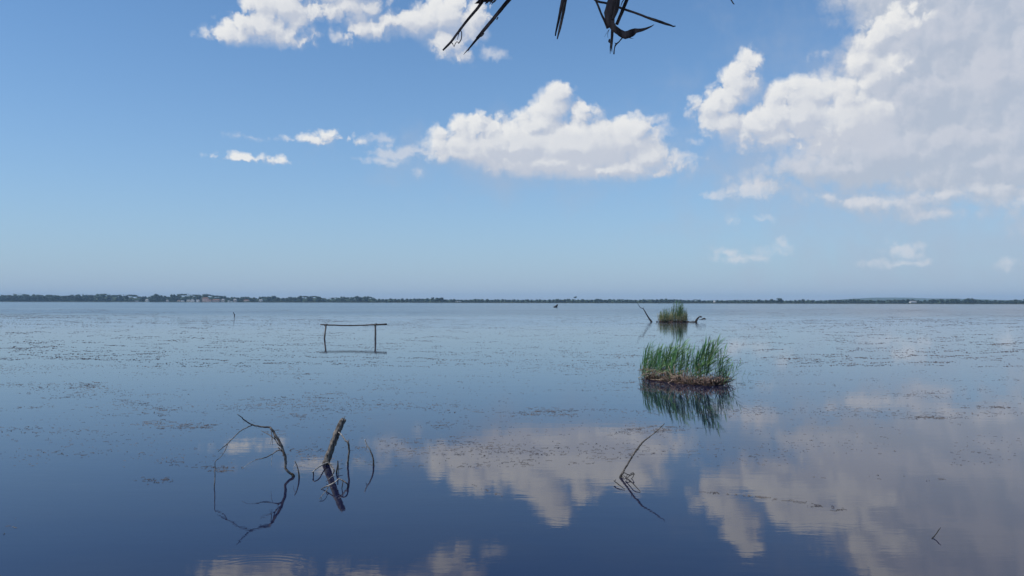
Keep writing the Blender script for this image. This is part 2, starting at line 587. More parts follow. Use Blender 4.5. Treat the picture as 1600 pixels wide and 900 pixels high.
def lump(mb, c, r, seed, amp=0.25, freq=1.6, mi=0, base=ICO1, flat_bottom=False):
    c, r = Vector(c), Vector(r)
    vs = []
    for p in base[0]:
        k = 1 + amp * noise.noise(p * freq + Vector((seed * 3.1, seed * 1.7, 0))) * 2
        q = Vector((p.x * r.x, p.y * r.y, p.z * r.z)) * k
        if flat_bottom and q.z < -0.25 * r.z:
            q.z = -0.25 * r.z
        vs.append(c + q)
    mb.add(vs, base[1], mi)


def link_copy(me, name, loc, rz=0.0, s=(1, 1, 1), parent=None):
    o = bpy.data.objects.new(name, me)
    C.objects.link(o)
    o.location = loc
    o.rotation_euler = (0, 0, rz)
    o.scale = s
    if parent is not None:
        o.parent = parent
    return o


# ------------------------------------------------------------------ far shore
def shore_y(px):
    t = px / 1600.0
    return 1870 * (1 - t) + 1440 * t


def interp(px, table):
    xs = [a for a, b in table]
    ys = [b for a, b in table]
    return float(np.interp(px, xs, ys))


HEIGHT = [(-60, 11), (40, 11), (75, 10), (120, 11.5), (150, 12), (200, 11), (228, 8.5), (245, 12), (262, 9.5), (275, 12),
          (345, 11.5), (352, 7), (362, 9), (372, 8), (400, 8.5), (425, 10), (440, 7), (460, 9), (495, 10), (512, 6), (530, 8),
          (575, 9.5), (588, 6), (640, 6.2), (660, 7.5), (690, 7.5), (700, 5), (750, 5.5), (800, 5), (850, 5.5), (950, 6),
          (1000, 5.5), (1045, 7), (1060, 5.5), (1100, 5), (1180, 5.5), (1230, 5), (1262, 6.5), (1275, 5), (1300, 5.5),
          (1340, 7.5), (1360, 5.5), (1420, 7), (1440, 5), (1460, 7), (1495, 7.5), (1505, 6), (1515, 8.5), (1540, 6),
          (1570, 6), (1600, 7.5), (1680, 8)]


def shore_point(px, back=0.0):
    d = ray(px, 470)
    y = shore_y(px) + back
    return Vector((d.x / d.y * y, y, 0))


# land: one sheet from the waterline outward
lv, lf = [], []
cols = list(range(-900, 2501, 20))
for px in cols:
    p = shore_point(px, 12 * noise.noise(Vector((px * 0.013, 0, 0))))
    for (b, z) in ((0, -0.4), (5, 0.25), (60, 0.9), (900, 1.4), (3300, 2.0)):
        q = p * ((p.y + b) / p.y)
        q.z = z
        if q.y > 5700:
            q = q * (5700 / q.y)
            q.z = z
        q.x = max(-5700, min(5700, q.x))
        lv.append(q)
for i in range(len(cols) - 1):
    for k in range(4):
        a = i * 5 + k
        lf.append((a, a + 5, a + 6, a + 1))
structure(mesh_obj('ground', lv, lf, M_LAND, smooth=True))

# a faint line of hills beyond the right half
hv, hf = [], []
hp = list(range(1180, 2000, 12))
for px in hp:
    d = ray(px, 468)
    t = (px - 1375) / 75.0
    hgt = 22 * math.exp(-t * t) + 16 * math.exp(-((px - 1500) / 90.0) ** 2) + 8 + 3 * noise.noise(Vector((px * 0.03, 4, 0)))
    hgt *= min(1.0, max(0.05, (px - 1180) / 120.0))
    for (b, k) in ((4300, 0.0), (4800, 0.7), (5200, 1.0), (5600, 0.1)):
        hv.append(Vector((d.x / d.y * b, b, 1.5 + hgt * k)))
for i in range(len(hp) - 1):
    for k in range(3):
        a = i * 4 + k
        hf.append((a, a + 4, a + 5, a + 1))
structure(mesh_obj('hills', hv, hf, M_HILL, smooth=True))


def tree_mesh(kind, seed):
    r = random.Random(seed)
    mb = Mesh()
    # unit tree: 1 high, crown about 1.1 wide
    tube(mb, [(0, 0, -0.02), (0.02, 0, 0.25), (0.0, 0.01, 0.6)], [0.035, 0.026, 0.014], sides=5, step=0.2, mi=1)
    if kind == 'pine':
        for k in range(9):
            a, q = r.uniform(0, 6.28), r.uniform(0, 0.42)
            lump(mb, (math.cos(a) * q, math.sin(a) * q, r.uniform(0.78, 0.9)), (r.uniform(.16, .26), r.uniform(.16, .26), r.uniform(.07, .11)),
                 seed + k, 0.3, 2.0)
        for k in range(4):
            a = r.uniform(0, 6.28)
            tube(mb, [(0, 0, 0.5), (math.cos(a) * 0.3, math.sin(a) * 0.3, 0.8)], [0.014, 0.006], sides=3, step=0.3, mi=1)
    else:
        for k in range(15):
            a, q = r.uniform(0, 6.28), r.uniform(0.05, 0.42)
            z = r.uniform(0.25, 0.86)
            sc_ = 1.0 - 0.9 * abs(z - 0.5)
            lump(mb, (math.cos(a) * q * sc_, math.sin(a) * q * sc_, z),
                 (r.uniform(.13, .24), r.uniform(.13, .24), r.uniform(.10, .18)), seed + k * 5, 0.34, 2.2)
    # loose sprays of leaves that roughen the outline
    for k in range(110):
        a, q = r.uniform(0, 6.28), r.uniform(0.2, 0.62)
        z = r.uniform(0.3, 1.0) if kind != 'pine' else r.uniform(0.74, 0.98)
        if kind != 'pine':
            q *= math.sqrt(max(0.05, 1 - ((z - 0.5) / 0.55) ** 2))
        c = Vector((math.cos(a) * q, math.sin(a) * q, z))
        u = Vector((r.uniform(-1, 1), r.uniform(-1, 1), r.uniform(-.6, .6))).normalized() * r.uniform(.02, .05)
        w = Vector((r.uniform(-1, 1), r.uniform(-1, 1), r.uniform(-1, 1))).normalized() * r.uniform(.02, .04)
        mb.add([c - u, c + w, c + u, c - w], [(0, 1, 2, 3)], 0)
    crown, stem = Mesh(), Mesh()
    for dst, want in ((crown, 0), (stem, 1)):
        remap = {}
        for f, i in zip(mb.f, mb.mi):
            if i == want:
                for q in f:
                    if q not in remap:
                        remap[q] = len(dst.v)
                        dst.v.append(mb.v[q])
                dst.f.append(tuple(remap[q] for q in f))
        dst.mi = [0] * len(dst.f)
    return crown.data('crown', [M_TREE], smooth=False), stem.data('trunk', [M_TRUNK], smooth=False)


def plant_tree(pair, name, loc, rz, s, label, group=None):
    t_ = empty(name, loc, label, 'tree', group)
    t_.rotation_euler = (0, 0, rz)
    t_.scale = s
    for me_, nm_ in zip(pair, ('crown', 'trunk')):
        o_ = bpy.data.objects.new(nm_, me_)
        C.objects.link(o_)
        o_.parent = t_
    return t_


ROUND = [tree_mesh('round', s) for s in (1, 2, 3, 4, 5, 6)]
PINES = [tree_mesh('pine', s) for s in (21, 22, 23)]

STRETCHES = [
    (-60, 60, 'in the tall dark far shore row at the left edge', 'trees at the left end of the far shore'),
    (60, 150, 'in the tall dark far shore row a little in from the left edge', 'trees near the left end of the far shore'),
    (150, 225, 'in the far shore row left of the lone white house', 'trees left of the lone white house'),
    (225, 272, 'on the far shore between the lone white house and the village', 'trees between the lone house and the village'),
    (272, 352, 'in the dark wood behind the pink and white lakeside houses', 'trees behind the lakeside houses'),
    (352, 470, 'on the far shore just right of the lakeside village', 'trees right of the lakeside houses'),
    (470, 610, 'on the far shore straight behind the wooden rail', 'trees behind the wooden rail'),
    (610, 760, 'around the long low white building on the far shore', 'trees around the long white building'),
    (760, 890, 'low on the hazy far shore left of the lone thin pine', 'trees left of the lone thin pine'),
    (890, 1010, 'low on the hazy far shore right of the lone thin pine', 'trees right of the lone thin pine'),
    (1010, 1115, 'low on the hazy far shore behind the far reed clump', 'trees behind the far reed clump'),
    (1115, 1215, 'low on the shore between the narrow white tower and dark rounded tree', 'trees right of the narrow white tower'),
    (1215, 1330, 'low on the far shore right of the dark rounded tree', 'trees right of the dark rounded tree'),
    (1330, 1450, 'on the far shore around the pale grey building', 'trees around the pale grey building'),
    (1450, 1680, 'on the hazy far shore at the right edge', 'trees at the right end of the far shore')]
px = -55.0
ti = 0
while px < 1675:
    hpx = interp(px, HEIGHT) * rng.uniform(0.84, 1.1)
    lab = next(s for s in STRETCHES if s[0] <= px < s[1])
    p = shore_point(px, rng.uniform(60, 130))
    unit = p.y / F
    h = hpx * unit
    pine = (118 < px < 352 and rng.random() < 0.5) or rng.random() < 0.06
    me = rng.choice(PINES if pine else ROUND)
    wdt = rng.uniform(0.95, 1.45) * max(h, 8.0)
    name = 'umbrella_pine' if pine else 'broadleaf_tree'
    plant_tree(me, name, (p.x, p.y, 0.7), rng.uniform(0, 6.28), (wdt, wdt, h),
               ('flat pine ' if pine else 'bushy tree ') + lab[2], lab[3] + (' (pines)' if pine else ''))
    px += rng.uniform(5.5, 9.0) if hpx > 7 else rng.uniform(5.0, 8.0)
    ti += 1
# two trees that stand out
for (px_, hp_, w_, kind, label, nm) in (
        (1218, 8.6, 12.0, 'round', 'dark rounded tree standing above the low far shore right of the reeds', 'broadleaf_tree'),
        (1206, 7.2, 6.5, 'round', 'small dark pointed tree just left of the dark rounded tree on the far shore', 'broadleaf_tree'),
        (899, 10.4, 4.6, 'pine', 'lone thin pine with a tiny flat crown above the middle of the far shore', 'umbrella_pine'),
        (1519, 9.0, 6.0, 'round', 'pointed tree rising above the far shore row near the right edge', 'broadleaf_tree')):
    p = shore_point(px_, 40)
    u = p.y / F
    cr, tr_ = PINES[1] if kind == 'pine' else ROUND[2]
    cr = cr.copy()
    cr.materials[0] = M_TREE_DARK
    plant_tree((cr, tr_), nm, (p.x, p.y, 0.5), 1.0, (w_ * u, w_ * u, hp_ * u), label)

# the wood behind them, one mass
mb = Mesh()
q = -80.0
k = 0
while q < 1700:
    hpx = interp(q, HEIGHT) * rng.uniform(0.62, 0.80)
    p = shore_point(q, rng.uniform(140, 200))
    u = p.y / F
    lump(mb, (p.x, p.y, 0.8 + hpx * u * 0.35), (rng.uniform(7, 13) * u * 0.8, 14, hpx * u * 0.62), k, 0.28, 2.3, base=ICO2)
    q += rng.uniform(3.5, 6.0)
    k += 1
stuff(mb.obj('woodland', [M_TREE], smooth=False))

# reeds and scrub along the waterline
mb = Mesh()
for i in range(4200):
    q = rng.uniform(-60, 1670)
    dens = interp(q, [(0, 0.5), (270, 0.35), (365, 0.4), (400, 1.0), (1600, 1.0)])
    if rng.random() > dens:
        continue
    p = shore_point(q, rng.uniform(2, 22))
    u = p.y / F
    h = rng.uniform(0.7, 1.9) * u * (1.0 if q > 370 else 0.55)
    w = rng.uniform(1.0, 3.2) * u
    a = rng.uniform(-w * 0.2, w * 0.2)
    mb.add([(p.x - w / 2, p.y, -0.1), (p.x + w / 2, p.y - 1, -0.1), (p.x + w / 2 + a, p.y, h * rng.uniform(.6, 1)), (p.x + a, p.y + 0.6, h),
            (p.x - w / 2 + a, p.y, h * rng.uniform(.6, 1)), (p.x, p.y + 2.5, -0.1)],
           [(0, 1, 2, 3, 4), (1, 5, 3, 2), (5, 0, 4, 3)])
stuff(mb.obj('undergrowth', [M_BELT], smooth=False))

# lakeside houses
WALLS = {}


def wall_mat(c):
    if c not in WALLS:
        WALLS[c] = simple_material('plaster', tuple(x * 0.86 for x in c), c, rough=0.9, scale=0.3)
    return WALLS[c]


M_ROOF = simple_material('roof_tiles', (0.16, 0.08, 0.055), (0.30, 0.16, 0.11), scale=0.8)
M_GREYROOF = simple_material('grey_roof', (0.2, 0.2, 0.21), (0.4, 0.4, 0.4), scale=0.8)


def box(mb, x0, x1, y0, y1, z0, z1, mi=0):
    v = [(x, y, z) for z in (z0, z1) for y in (y0, y1) for x in (x0, x1)]
    mb.add(v, [(0, 2, 3, 1), (4, 5, 7, 6), (0, 1, 5, 4), (2, 6, 7, 3), (0, 4, 6, 2), (1, 3, 7, 5)], mi)


def house(px, wpx, top, bottom_back, color, label, storeys=1, roof='tile', group=None):
    """top: height in photo pixels above the waterline."""
    p = shore_point(px, bottom_back)
    u = p.y / F
    w, h, dpt = wpx * u, top * u, max(6.0, wpx * u * 0.7)
    o = empty('lakeside_house', (p.x, p.y, 0.35), label, 'house', group)
    rh = min(0.28 * h, 2.2) if roof != 'flat' else 0.4
    hw = h - rh
    mb = Mesh()
    box(mb, -w / 2, w / 2, 0, dpt, 0, hw)
    mb.obj('wall', [wall_mat(color)], o, smooth=False)
    mb = Mesh()
    e = 0.35
    if roof == 'flat':
        box(mb, -w / 2 - 0.2, w / 2 + 0.2, -0.2, dpt + 0.2, hw + 0.003, hw + rh)
    else:
        v = [(-w / 2 - e, -e, hw), (w / 2 + e, -e, hw), (w / 2 + e, dpt + e, hw), (-w / 2 - e, dpt + e, hw),
             (-w / 2 + w * .12, dpt / 2, hw + rh), (w / 2 - w * .12, dpt / 2, hw + rh)]
        mb.add(v, [(0, 1, 5, 4), (1, 2, 5), (2, 3, 4, 5), (3, 0, 4), (3, 2, 1, 0)])
    mb.obj('roof', [M_ROOF if roof == 'tile' else M_GREYROOF], o, smooth=False)
    n = max(1, int(w / 3.2))
    for s in range(storeys):
        z0 = hw * (s + 0.32) / storeys
        wh = min(1.5, hw / storeys * 0.5)
        for i in range(n):
            xc = -w / 2 + w * (i + 0.5) / n
            mb = Mesh()
            box(mb, xc - 0.55, xc + 0.55, -0.06, 0.1, z0, z0 + wh)
            mb.obj('window', [M_WINDOW], o, smooth=False)
    return o


WHITE, CREAM, PINK, GREY = (0.8, 0.79, 0.76), (0.66, 0.6, 0.5), (0.60, 0.44, 0.39), (0.5, 0.47, 0.46)
for args in (
    (229, 4.4, 4.2, 26, WHITE, 'small white house alone under the trees left of the lakeside village', 1, 'grey'),
    (213, 5.0, 2.0, 24, GREY, 'low grey boathouse under trees, leftmost building on the far shore', 1, 'flat'),
    (261, 3.2, 3.4, 24, GREY, 'narrow grey hut in the tree gap between white house and village', 1, 'grey'),
    (279, 4.0, 3.0, 34, CREAM, 'low cream house at the left end of the lakeside village', 1, 'tile'),
    (284.6, 3.6, 2.9, 14, WHITE, 'bright white little house second from the left in the village', 1, 'flat'),
    (294.2, 5.6, 3.6, 24, CREAM, 'wide pale house between two bright white village houses', 1, 'grey'),
    (300.2, 4.4, 4.0, 14, WHITE, 'taller bright white house left of the white one beside the pink building', 1, 'grey'),
    (308.6, 4.8, 3.8, 18, WHITE, 'white house standing just left of the tall pink building', 1, 'grey'),
    (320, 9.0, 7.2, 22, PINK, 'tall pink three storey lakeside building in the village', 3, 'tile'),
    (326.4, 6.4, 3.9, 10, (0.62, 0.48, 0.42), 'low salmon annex leaning against the right of the tall pink building', 1, 'tile'),
    (336.5, 11.5, 4.6, 30, (0.5, 0.41, 0.39), 'long dull pinkish house right of the salmon annex', 2, 'tile'),
    (348.2, 4.4, 5.0, 32, GREY, 'grey two storey house right of the long pinkish one', 2, 'grey'),
    (356.8, 1.9, 3.0, 12, WHITE, 'narrow white hut near the right end of the village', 1, 'flat'),
    (361.2, 2.8, 1.9, 10, WHITE, 'tiny bright white shed low beside the water right of the narrow hut', 1, 'flat'),
    (366.8, 4.8, 5.0, 30, GREY, 'grey house among the trees right of the tiny white shed', 2, 'grey'),
    (384.4, 7.6, 4.0, 20, CREAM, 'wide cream house standing apart at the right end of the village', 1, 'tile'),
    (407, 5.5, 4.4, 30, (0.6, 0.6, 0.6), 'pale house half hidden by trees beyond the village end', 1, 'grey'),
    (716, 8.5, 2.6, 24, WHITE, 'long low white building in the middle of the far shore', 1, 'flat'),
    (1117, 1.9, 4.6, 24, WHITE, 'small narrow white tower right of the far reed clump', 1, 'flat'),
    (1428, 9.0, 4.4, 46, (0.6, 0.6, 0.6), 'pale grey building among low trees toward the right end of the shore', 1, 'grey')):
    house(*args)

# ------------------------------------------------------------------ wooden rail in the open water
D_RAIL = 68.5
BR = on_water(548, 529)


def rp(px, py, dy=0.0):
    return at_depth(px, py, D_RAIL + dy)


t = empty('wooden_rail', (rp(546, 529).x, D_RAIL, 0), 'weathered two post wooden rail standing alone in open water', 'rail')
o_ = Vector(t.location)
for pts, rd in (([rp(506, 547), rp(507, 529), rp(509.2, 508)], (0.078, 0.075, 0.062)),
                ([rp(586.4, 547), rp(586.6, 529), rp(586.5, 507)], (0.088, 0.082, 0.075))):
    mb = Mesh()
    tube(mb, [p - o_ for p in pts], list(rd), sides=9, step=0.12, rough=0.16, wob=0.012, seed=rng.random() * 9)
    po = mb.obj('post', [M_POLE], t)
mb = Mesh()
tube(mb, [p - o_ for p in (rp(500.6, 507), rp(515, 507.9), rp(545, 508.6), rp(570, 508.2), rp(588, 507.3), rp(604.5, 506.6))],
     [0.05, 0.055, 0.052, 0.056, 0.062, 0.075], sides=8, step=0.25, rough=0.15, wob=0.02, seed=4)
mb.obj('crossbar', [M_RAIL], t)
mb = Mesh()
for (px_, py_) in ((509.2, 508), (586.5, 507.4)):
    c = rp(px_, py_) - o_
    for k in range(3):
        tube(mb, [c + Vector((0.13 * math.cos(a), 0.13 * math.sin(a) * 1.0, 0.02 * k + 0.09 * math.sin(a + k))) for a in
                  [x * math.pi / 4 for x in range(9)]], 0.012, sides=4, step=0.2)
mb.obj('wire_lashing', [M_DARKWOOD], t)

# thin bent stick far out at the left
D1 = 168.0
t = None
mb = Mesh()
b = at_depth(366.4, 493.5, D1)
tube(mb, [Vector((b.x - 0.1, D1, -0.4)), b, at_depth(366.6, 492, D1), at_depth(365.6, 490.2, D1), at_depth(364.6, 488.2, D1),
          at_depth(364.0, 487.9, D1)], [0.1, 0.1, 0.09, 0.08, 0.06, 0.05], sides=6, step=0.2)
tube(mb, [at_depth(366.6, 492, D1), at_depth(367.6, 491.4, D1)], [0.05, 0.03], sides=5, step=0.2)
tag(mb.obj('bent_stick', [M_DARKWOOD], origin=(b.x, D1, 0)), 'tiny bent dark stick far out at the left, beyond the wooden rail', 'stick')

# dark snag far out in the middle
D2 = 430.0
mb = Mesh()
u2 = D2 / F


def fp(px, py, dy=0.0):
    return at_depth(px, py, D2 + dy)


t = empty('driftwood_snag', (fp(868.5, 480).x, D2, 0), 'small dark driftwood snag far out near the middle of the horizon', 'driftwood')
o_ = Vector(t.location)
mb = Mesh()
tube(mb, [p - o_ for p in (fp(866, 482), fp(868.2, 479.5), fp(870.6, 476.8), fp(871.8, 475.8))], [0.45, 0.42, 0.5, 0.25], sides=7, step=0.4,
     rough=0.3, seed=2)
tube(mb, [p - o_ for p in (fp(864.8, 480.6), fp(867.4, 479.8), fp(870.8, 480.6))], [0.25, 0.5, 0.25], sides=6, step=0.5, rough=0.3)
mb.obj('trunk', [M_DARKWOOD], t)
for pts in (((866, 480), (865.6, 478.4), (866.2, 477.6)), ((869.6, 480), (871.2, 478.6)), ((867.4, 479.6), (868.0, 477.2))):
    mb = Mesh()
    tube(mb, [fp(*q) - o_ for q in pts], [0.22] * (len(pts) - 1) + [0.1], sides=5, step=0.5)
    mb.obj('limb', [M_DARKWOOD], t)


# ------------------------------------------------------------------ reed clumps
def leaf(mb, base, direction, side, length, width, droop, mi=0, seg=5):
    """A folded, tapering reed blade that bends over."""
    p = Vector(base)
    d = Vector(direction).normalized()
    s = Vector(side).normalized()
    vs = []
    for i in range(seg + 1):
        t_ = i / seg
        w = width * (0.55 + 1.3 * t_ if t_ < 0.3 else 1.0 * (1 - ((t_ - 0.3) / 0.7) ** 1.6) + 0.02)
        nrm = d.cross(s).normalized()
        vs += [p - s * w * 0.5 + nrm * w * 0.18, p.copy(), p + s * w * 0.5 + nrm * w * 0.18]
        d = (d + Vector((0.10, 0, -droop)) * (1.0 / seg)).normalized()
        s = (s - d * s.dot(d)).normalized()
        p = p + d * (length / seg)
    fs = []
    for i in range(seg):
        a = i * 3
        fs += [(a, a + 1, a + 4, a + 3), (a + 1, a + 2, a + 5, a + 4)]
    mb.add(vs, fs, mi)


def reed_mesh(seed, height, nl, first, mats, lean=0.12, llen=(0.32, 0.5), lw=0.026, spread=0.55, wind=0.20):
    r = random.Random(seed)
    mb = Mesh()
    la = r.uniform(lean * 0.5, lean * 1.6)
    ly = r.uniform(-0.06, 0.06)
    pts = [Vector((la * height * (k / 4) ** 1.7, ly * height * (k / 4) ** 1.7, height * k / 4)) for k in range(5)]
    P, _ = tube(mb, pts, [0.0055, 0.005, 0.0045, 0.0035, 0.002], sides=4, step=height / 7, mi=1)
    sgn = 1
    for i in range(nl):
        t_ = first + (1 - first) * i / (nl - 1)
        k = min(len(P) - 2, int(t_ * (len(P) - 1)))
        b = P[k].lerp(P[k + 1], t_ * (len(P) - 1) - k)
        az_ = r.uniform(-0.5, 0.5) + (0.0 if sgn > 0 else math.pi)
        if r.random() < 0.35:
            az_ = r.uniform(-0.7, 0.7)       # turned downwind
        sp = spread * r.uniform(0.6, 1.15) * (1 - 0.6 * t_)
        d = Vector((math.cos(az_) * sp + wind, math.sin(az_) * sp * 0.8, 1.0))
        sd = Vector((-math.sin(az_) + r.uniform(-.5, .5), math.cos(az_) * 0.5 + 0.2, r.uniform(-.3, .3)))
        L = r.uniform(*llen) * (0.75 + 0.5 * math.sin(math.pi * min(1, t_ * 0.9 + 0.1)))
        leaf(mb, b, d, sd, L, lw * r.uniform(0.75, 1.2), r.uniform(0.15, 0.75), 0)
        sgn = -sgn
    leaf(mb, P[-1], (0.25, 0.05, 1), (0.6, 0.8, 0), llen[0] * 0.9, lw * 0.8, 0.15, 0)
    return mb.data('reed', mats)


def broken_stem(mb, c, length, tilt_az, tilt, rad, bend=True, mi=0, seed=0):
    d = Vector((math.cos(tilt_az) * math.sin(tilt), math.sin(tilt_az) * math.sin(tilt), math.cos(tilt)))
    c = Vector(c)
    m_ = c + d * length * 0.55
    if bend:
        e = m_ + Vector((math.cos(tilt_az + rng.uniform(-1, 1)), math.sin(tilt_az), rng.uniform(-0.9, 0.5))).normalized() * length * 0.45
    else:
        e = c + d * length
    tube(mb, [c, m_, e], [rad, rad * 0.9, rad * 0.6], sides=4, step=length / 3, mi=mi)


# near clump
TOPS = [(1003, 548), (1012, 536), (1020, 544), (1030, 541), (1042, 546), (1055, 534), (1064, 538), (1074, 546), (1084, 545),
        (1092, 538), (1103, 526), (1112, 536), (1120, 534), (1126, 552), (1133, 568), (1141, 580)]
rng.seed(4)
c0 = on_water(1072, 596)
t = empty('reed_clump', (c0.x, c0.y, 0), 'green leafy reed clump on a brown matted base in the nearer water', 'reeds')
o_ = Vector(t.location)
REEDS = [reed_mesh(100 + s, 1.0, 8, 0.22, [M_LEAF, M_STEM], llen=(0.30, 0.50), lw=0.034, spread=0.85, lean=0.27, wind=0.46) for s in range(14)]


def clump_base(px_, back):
    yb = float(np.interp(px_, [1003, 1020, 1060, 1100, 1140], [591.5, 594, 599.5, 603, 601]))
    p = on_water(px_, yb)
    p = p * ((p.y + back) / p.y)
    p.z = 0
    return p


# root mat: an irregular low bank
mb = Mesh()
nx, ny = 44, 8
for i in range(nx + 1):
    pxx = 1004 + (1141 - 1004) * i / nx
    for j in range(ny + 1):
        back = 1.5 * j / ny
        p = clump_base(pxx, back - 0.05) - o_
        edge = math.sin(math.pi * j / ny) ** 0.6 * min(1.0, math.sin(math.pi * (i + 0.3) / (nx + 0.6)) * 3.0) ** 0.7
        p.z = -0.09 + edge * (0.19 + 0.22 * noise.noise(Vector((i * 0.33, j * 0.6, 0))))
        p.y += 0.30 * noise.noise(Vector((i * 0.6, 7, 0))) * (1 if j == 0 else 0.3)
        mb.v.append(tuple(p))
for i in range(nx):
    for j in range(ny):
        a = i * (ny + 1) + j
        mb.f.append((a, a + ny + 1, a + ny + 2, a + 1))
        mb.mi.append(0)
mb.obj('root_mat', [M_ROOT], t)
for i in range(145):
    pxx = 1005 + 133 * rng.random()
    if rng.random() < 0.2:
        pxx = rng.choice((rng.gauss(1100, 10), rng.gauss(1052, 9), rng.gauss(1024, 8)))
    back = rng.uniform(0.15, 1.35)
    p = clump_base(pxx, back)
    topy = interp(pxx, TOPS)
    hgt = at_depth(pxx, topy, p.y).z
    hgt *= rng.uniform(0.72, 1.04) if rng.random() < 0.7 else rng.uniform(0.45, 0.75)
    hgt = max(0.6, hgt) * 0.86
    p = p - o_
    s_ = hgt
    o = link_copy(rng.choice(REEDS), 'reed', (p.x - 0.20, p.y, 0.05), rng.uniform(-0.4, 0.4), (max(s_, 0.95) * 0.95,) * 2 + (s_,), t)
# dead stems: the bigger single ones, then the mat of small ones
for i in range(120):
    pxx = 1005 + 134 * rng.random()
    p = clump_base(pxx, rng.uniform(-0.02, 0.5)) - o_
    mb = Mesh()
    broken_stem(mb, (0, 0, 0), rng.uniform(0.35, 0.85) * (1.15 if pxx < 1035 else 0.85), rng.uniform(0, 6.28), abs(rng.gauss(0.5, 0.4)),
                rng.uniform(0.010, 0.017), rng.random() < 0.6)
    o = mb.obj('dead_stem', [M_DEAD], t)
    o.location = (p.x, p.y, rng.uniform(0.0, 0.12))
mb = Mesh()
for i in range(900):
    pxx = 1004 + 136 * rng.random()
    p = clump_base(pxx, rng.uniform(-0.1, 1.0) ** 1.0) - o_
    p.z = rng.uniform(0.0, 0.34 if pxx < 1045 else 0.24)
    broken_stem(mb, p, rng.uniform(0.1, 0.38), rng.uniform(0, 6.28), rng.uniform(0.2, 1.7), rng.uniform(0.004, 0.009), rng.random() < 0.5)
stuff(mb.obj('dead_reed_litter', [M_DEAD], t))
# a long pale pole lying in front of the mat at its left
mb = Mesh()
p0, p1, p2 = on_water(997, 591) - o_, on_water(1022, 590.5) - o_, on_water(1040, 594) - o_
tube(mb, [p0 + Vector((0, 0, .03)), p1 + Vector((0, 0, .07)), p2 + Vector((0, 0, .12))], [0.012, 0.016, 0.014], sides=6, step=0.2, seed=1)
mb.obj('dead_stem', [M_TAN], t)

for i in range(12):                # shoots at the fringe
    pxx = rng.choice((rng.gauss(1006, 2), rng.gauss(1139, 4), rng.uniform(1008, 1138)))
    p = clump_base(pxx, rng.uniform(-0.35, 0.15)) - o_
    hh = rng.uniform(0.35, 0.95)
    link_copy(rng.choice(REEDS), 'reed', (p.x - 0.05, p.y, -0.02), rng.uniform(-0.8, 0.8), (hh * 1.1, hh * 1.1, hh), t)

# loose reeds standing beside it
for (pxx, pyb, pyt, lab) in ((1143, 596, 564, 'tall thin reed standing in water at the right end of the near clump'),
                             (1150.5, 594, 571, 'thin dark reed with small leaves, second right of the near clump'),
                             (1160, 591, 577, 'short bare reed spike, third right of the near clump'),
                             (1168, 590, 580, 'tiny reed spike, outermost right of the near clump'),
                             (1002.5, 592, 566, 'thin bare reed at the left end of the near clump')):
    p = on_water(pxx, pyb)
    h = at_depth(pxx, pyt, p.y).z
    me = reed_mesh(int(pxx), 1.0, 5, 0.5, [M_LEAF, M_STEM], llen=(0.2, 0.3), lw=0.03, spread=0.3)
    o = link_copy(me, 'reed', (p.x, p.y, -0.02), rng.uniform(-0.3, 0.3), (0.75, 0.75, h * 0.8))
    tag(o, lab, 'reed')

# far clump
c1 = on_water(1054, 503.2)
t = empty('reed_clump', (c1.x, c1.y, 0), 'tall dense reed clump with tan stems farther out under the horizon', 'reeds')
o_ = Vector(t.location)
u1 = c1.y / F
TOPS2 = [(1031, 488), (1035, 484), (1040, 484.5), (1044, 483), (1047, 482), (1052, 478.5), (1057, 475), (1062, 472.5), (1066, 472.5),
         (1069, 478), (1072, 483), (1075, 489)]
REEDS2 = [reed_mesh(300 + s, 1.0, 8, 0.25, [M_LEAF2, M_TAN], llen=(0.18, 0.30), lw=0.026, lean=0.05, spread=0.5) for s in range(8)]
mb = Mesh()
for k in range(14):
    lump(mb, ((k - 6.5) * 3.2 * u1, rng.uniform(0.2, 1.4), 0.02), (2.6 * u1, 1.0, 0.24), k, 0.4, 1.8)
mb.obj('root_mat', [M_ROOT], t)
for i in range(230):
    pxx = 1031 + 44.5 * rng.random()
    back = rng.uniform(0.0, 2.2)
    hgt = (503.5 - interp(pxx, TOPS2)) * u1 * (rng.uniform(0.55, 1.12) if rng.random() < 0.6 else rng.uniform(0.35, 0.7))
    x = (pxx - 1054) * u1
    link_copy(rng.choice(REEDS2), 'reed', (x, back, 0.0), rng.uniform(-0.6, 0.6), (hgt * 0.95, hgt * 0.95, hgt * 0.88), t)
mb = Mesh()
for i in range(330):
    x = (rng.uniform(1031, 1075) - 1054) * u1
    broken_stem(mb, (x, rng.uniform(-0.15, 1.5), rng.uniform(0, 0.3)), rng.uniform(0.4, 1.5), rng.uniform(0, 6.28), abs(rng.gauss(0.15, 0.3)),
                rng.uniform(0.012, 0.024), rng.random() < 0.3)
stuff(mb.obj('dead_reed_litter', [M_TAN], t))

# ------------------------------------------------------------------ snags beside the far clump
D3 = on_water(1017, 503).y


def branch_thing(name, label, cat, D, base_px, limbs, group=None):
    """limbs: (part name, material, [(px, py, depth offset)], [radii], sides, wobble)"""
    b = at_depth(base_px[0], base_px[1], D)
    t_ = empty(name, (b.x, D, 0), label, cat, group)
    o0 = Vector(t_.location)
    for i, (pn, mat, pts, rad, sides, wob) in enumerate(limbs):
        mb_ = Mesh()
        # a fourth value gives the height above the water instead of a depth
        P = [(on_water(q[0], q[1], q[3]) if len(q) > 3 else at_depth(q[0], q[1], D + (q[2] if len(q) > 2 else 0.0))) - o0 for q in pts]
        seg = sum((P[k + 1] - P[k]).length for k in range(len(P) - 1))
        tube(mb_, P, rad, sides=sides, step=max(seg / 40, D * 0.0016), wob=wob, rough=0.14, seed=i * 1.37 + base_px[0] * 0.01)
        mb_.obj(pn, [mat], t_)
    return t_


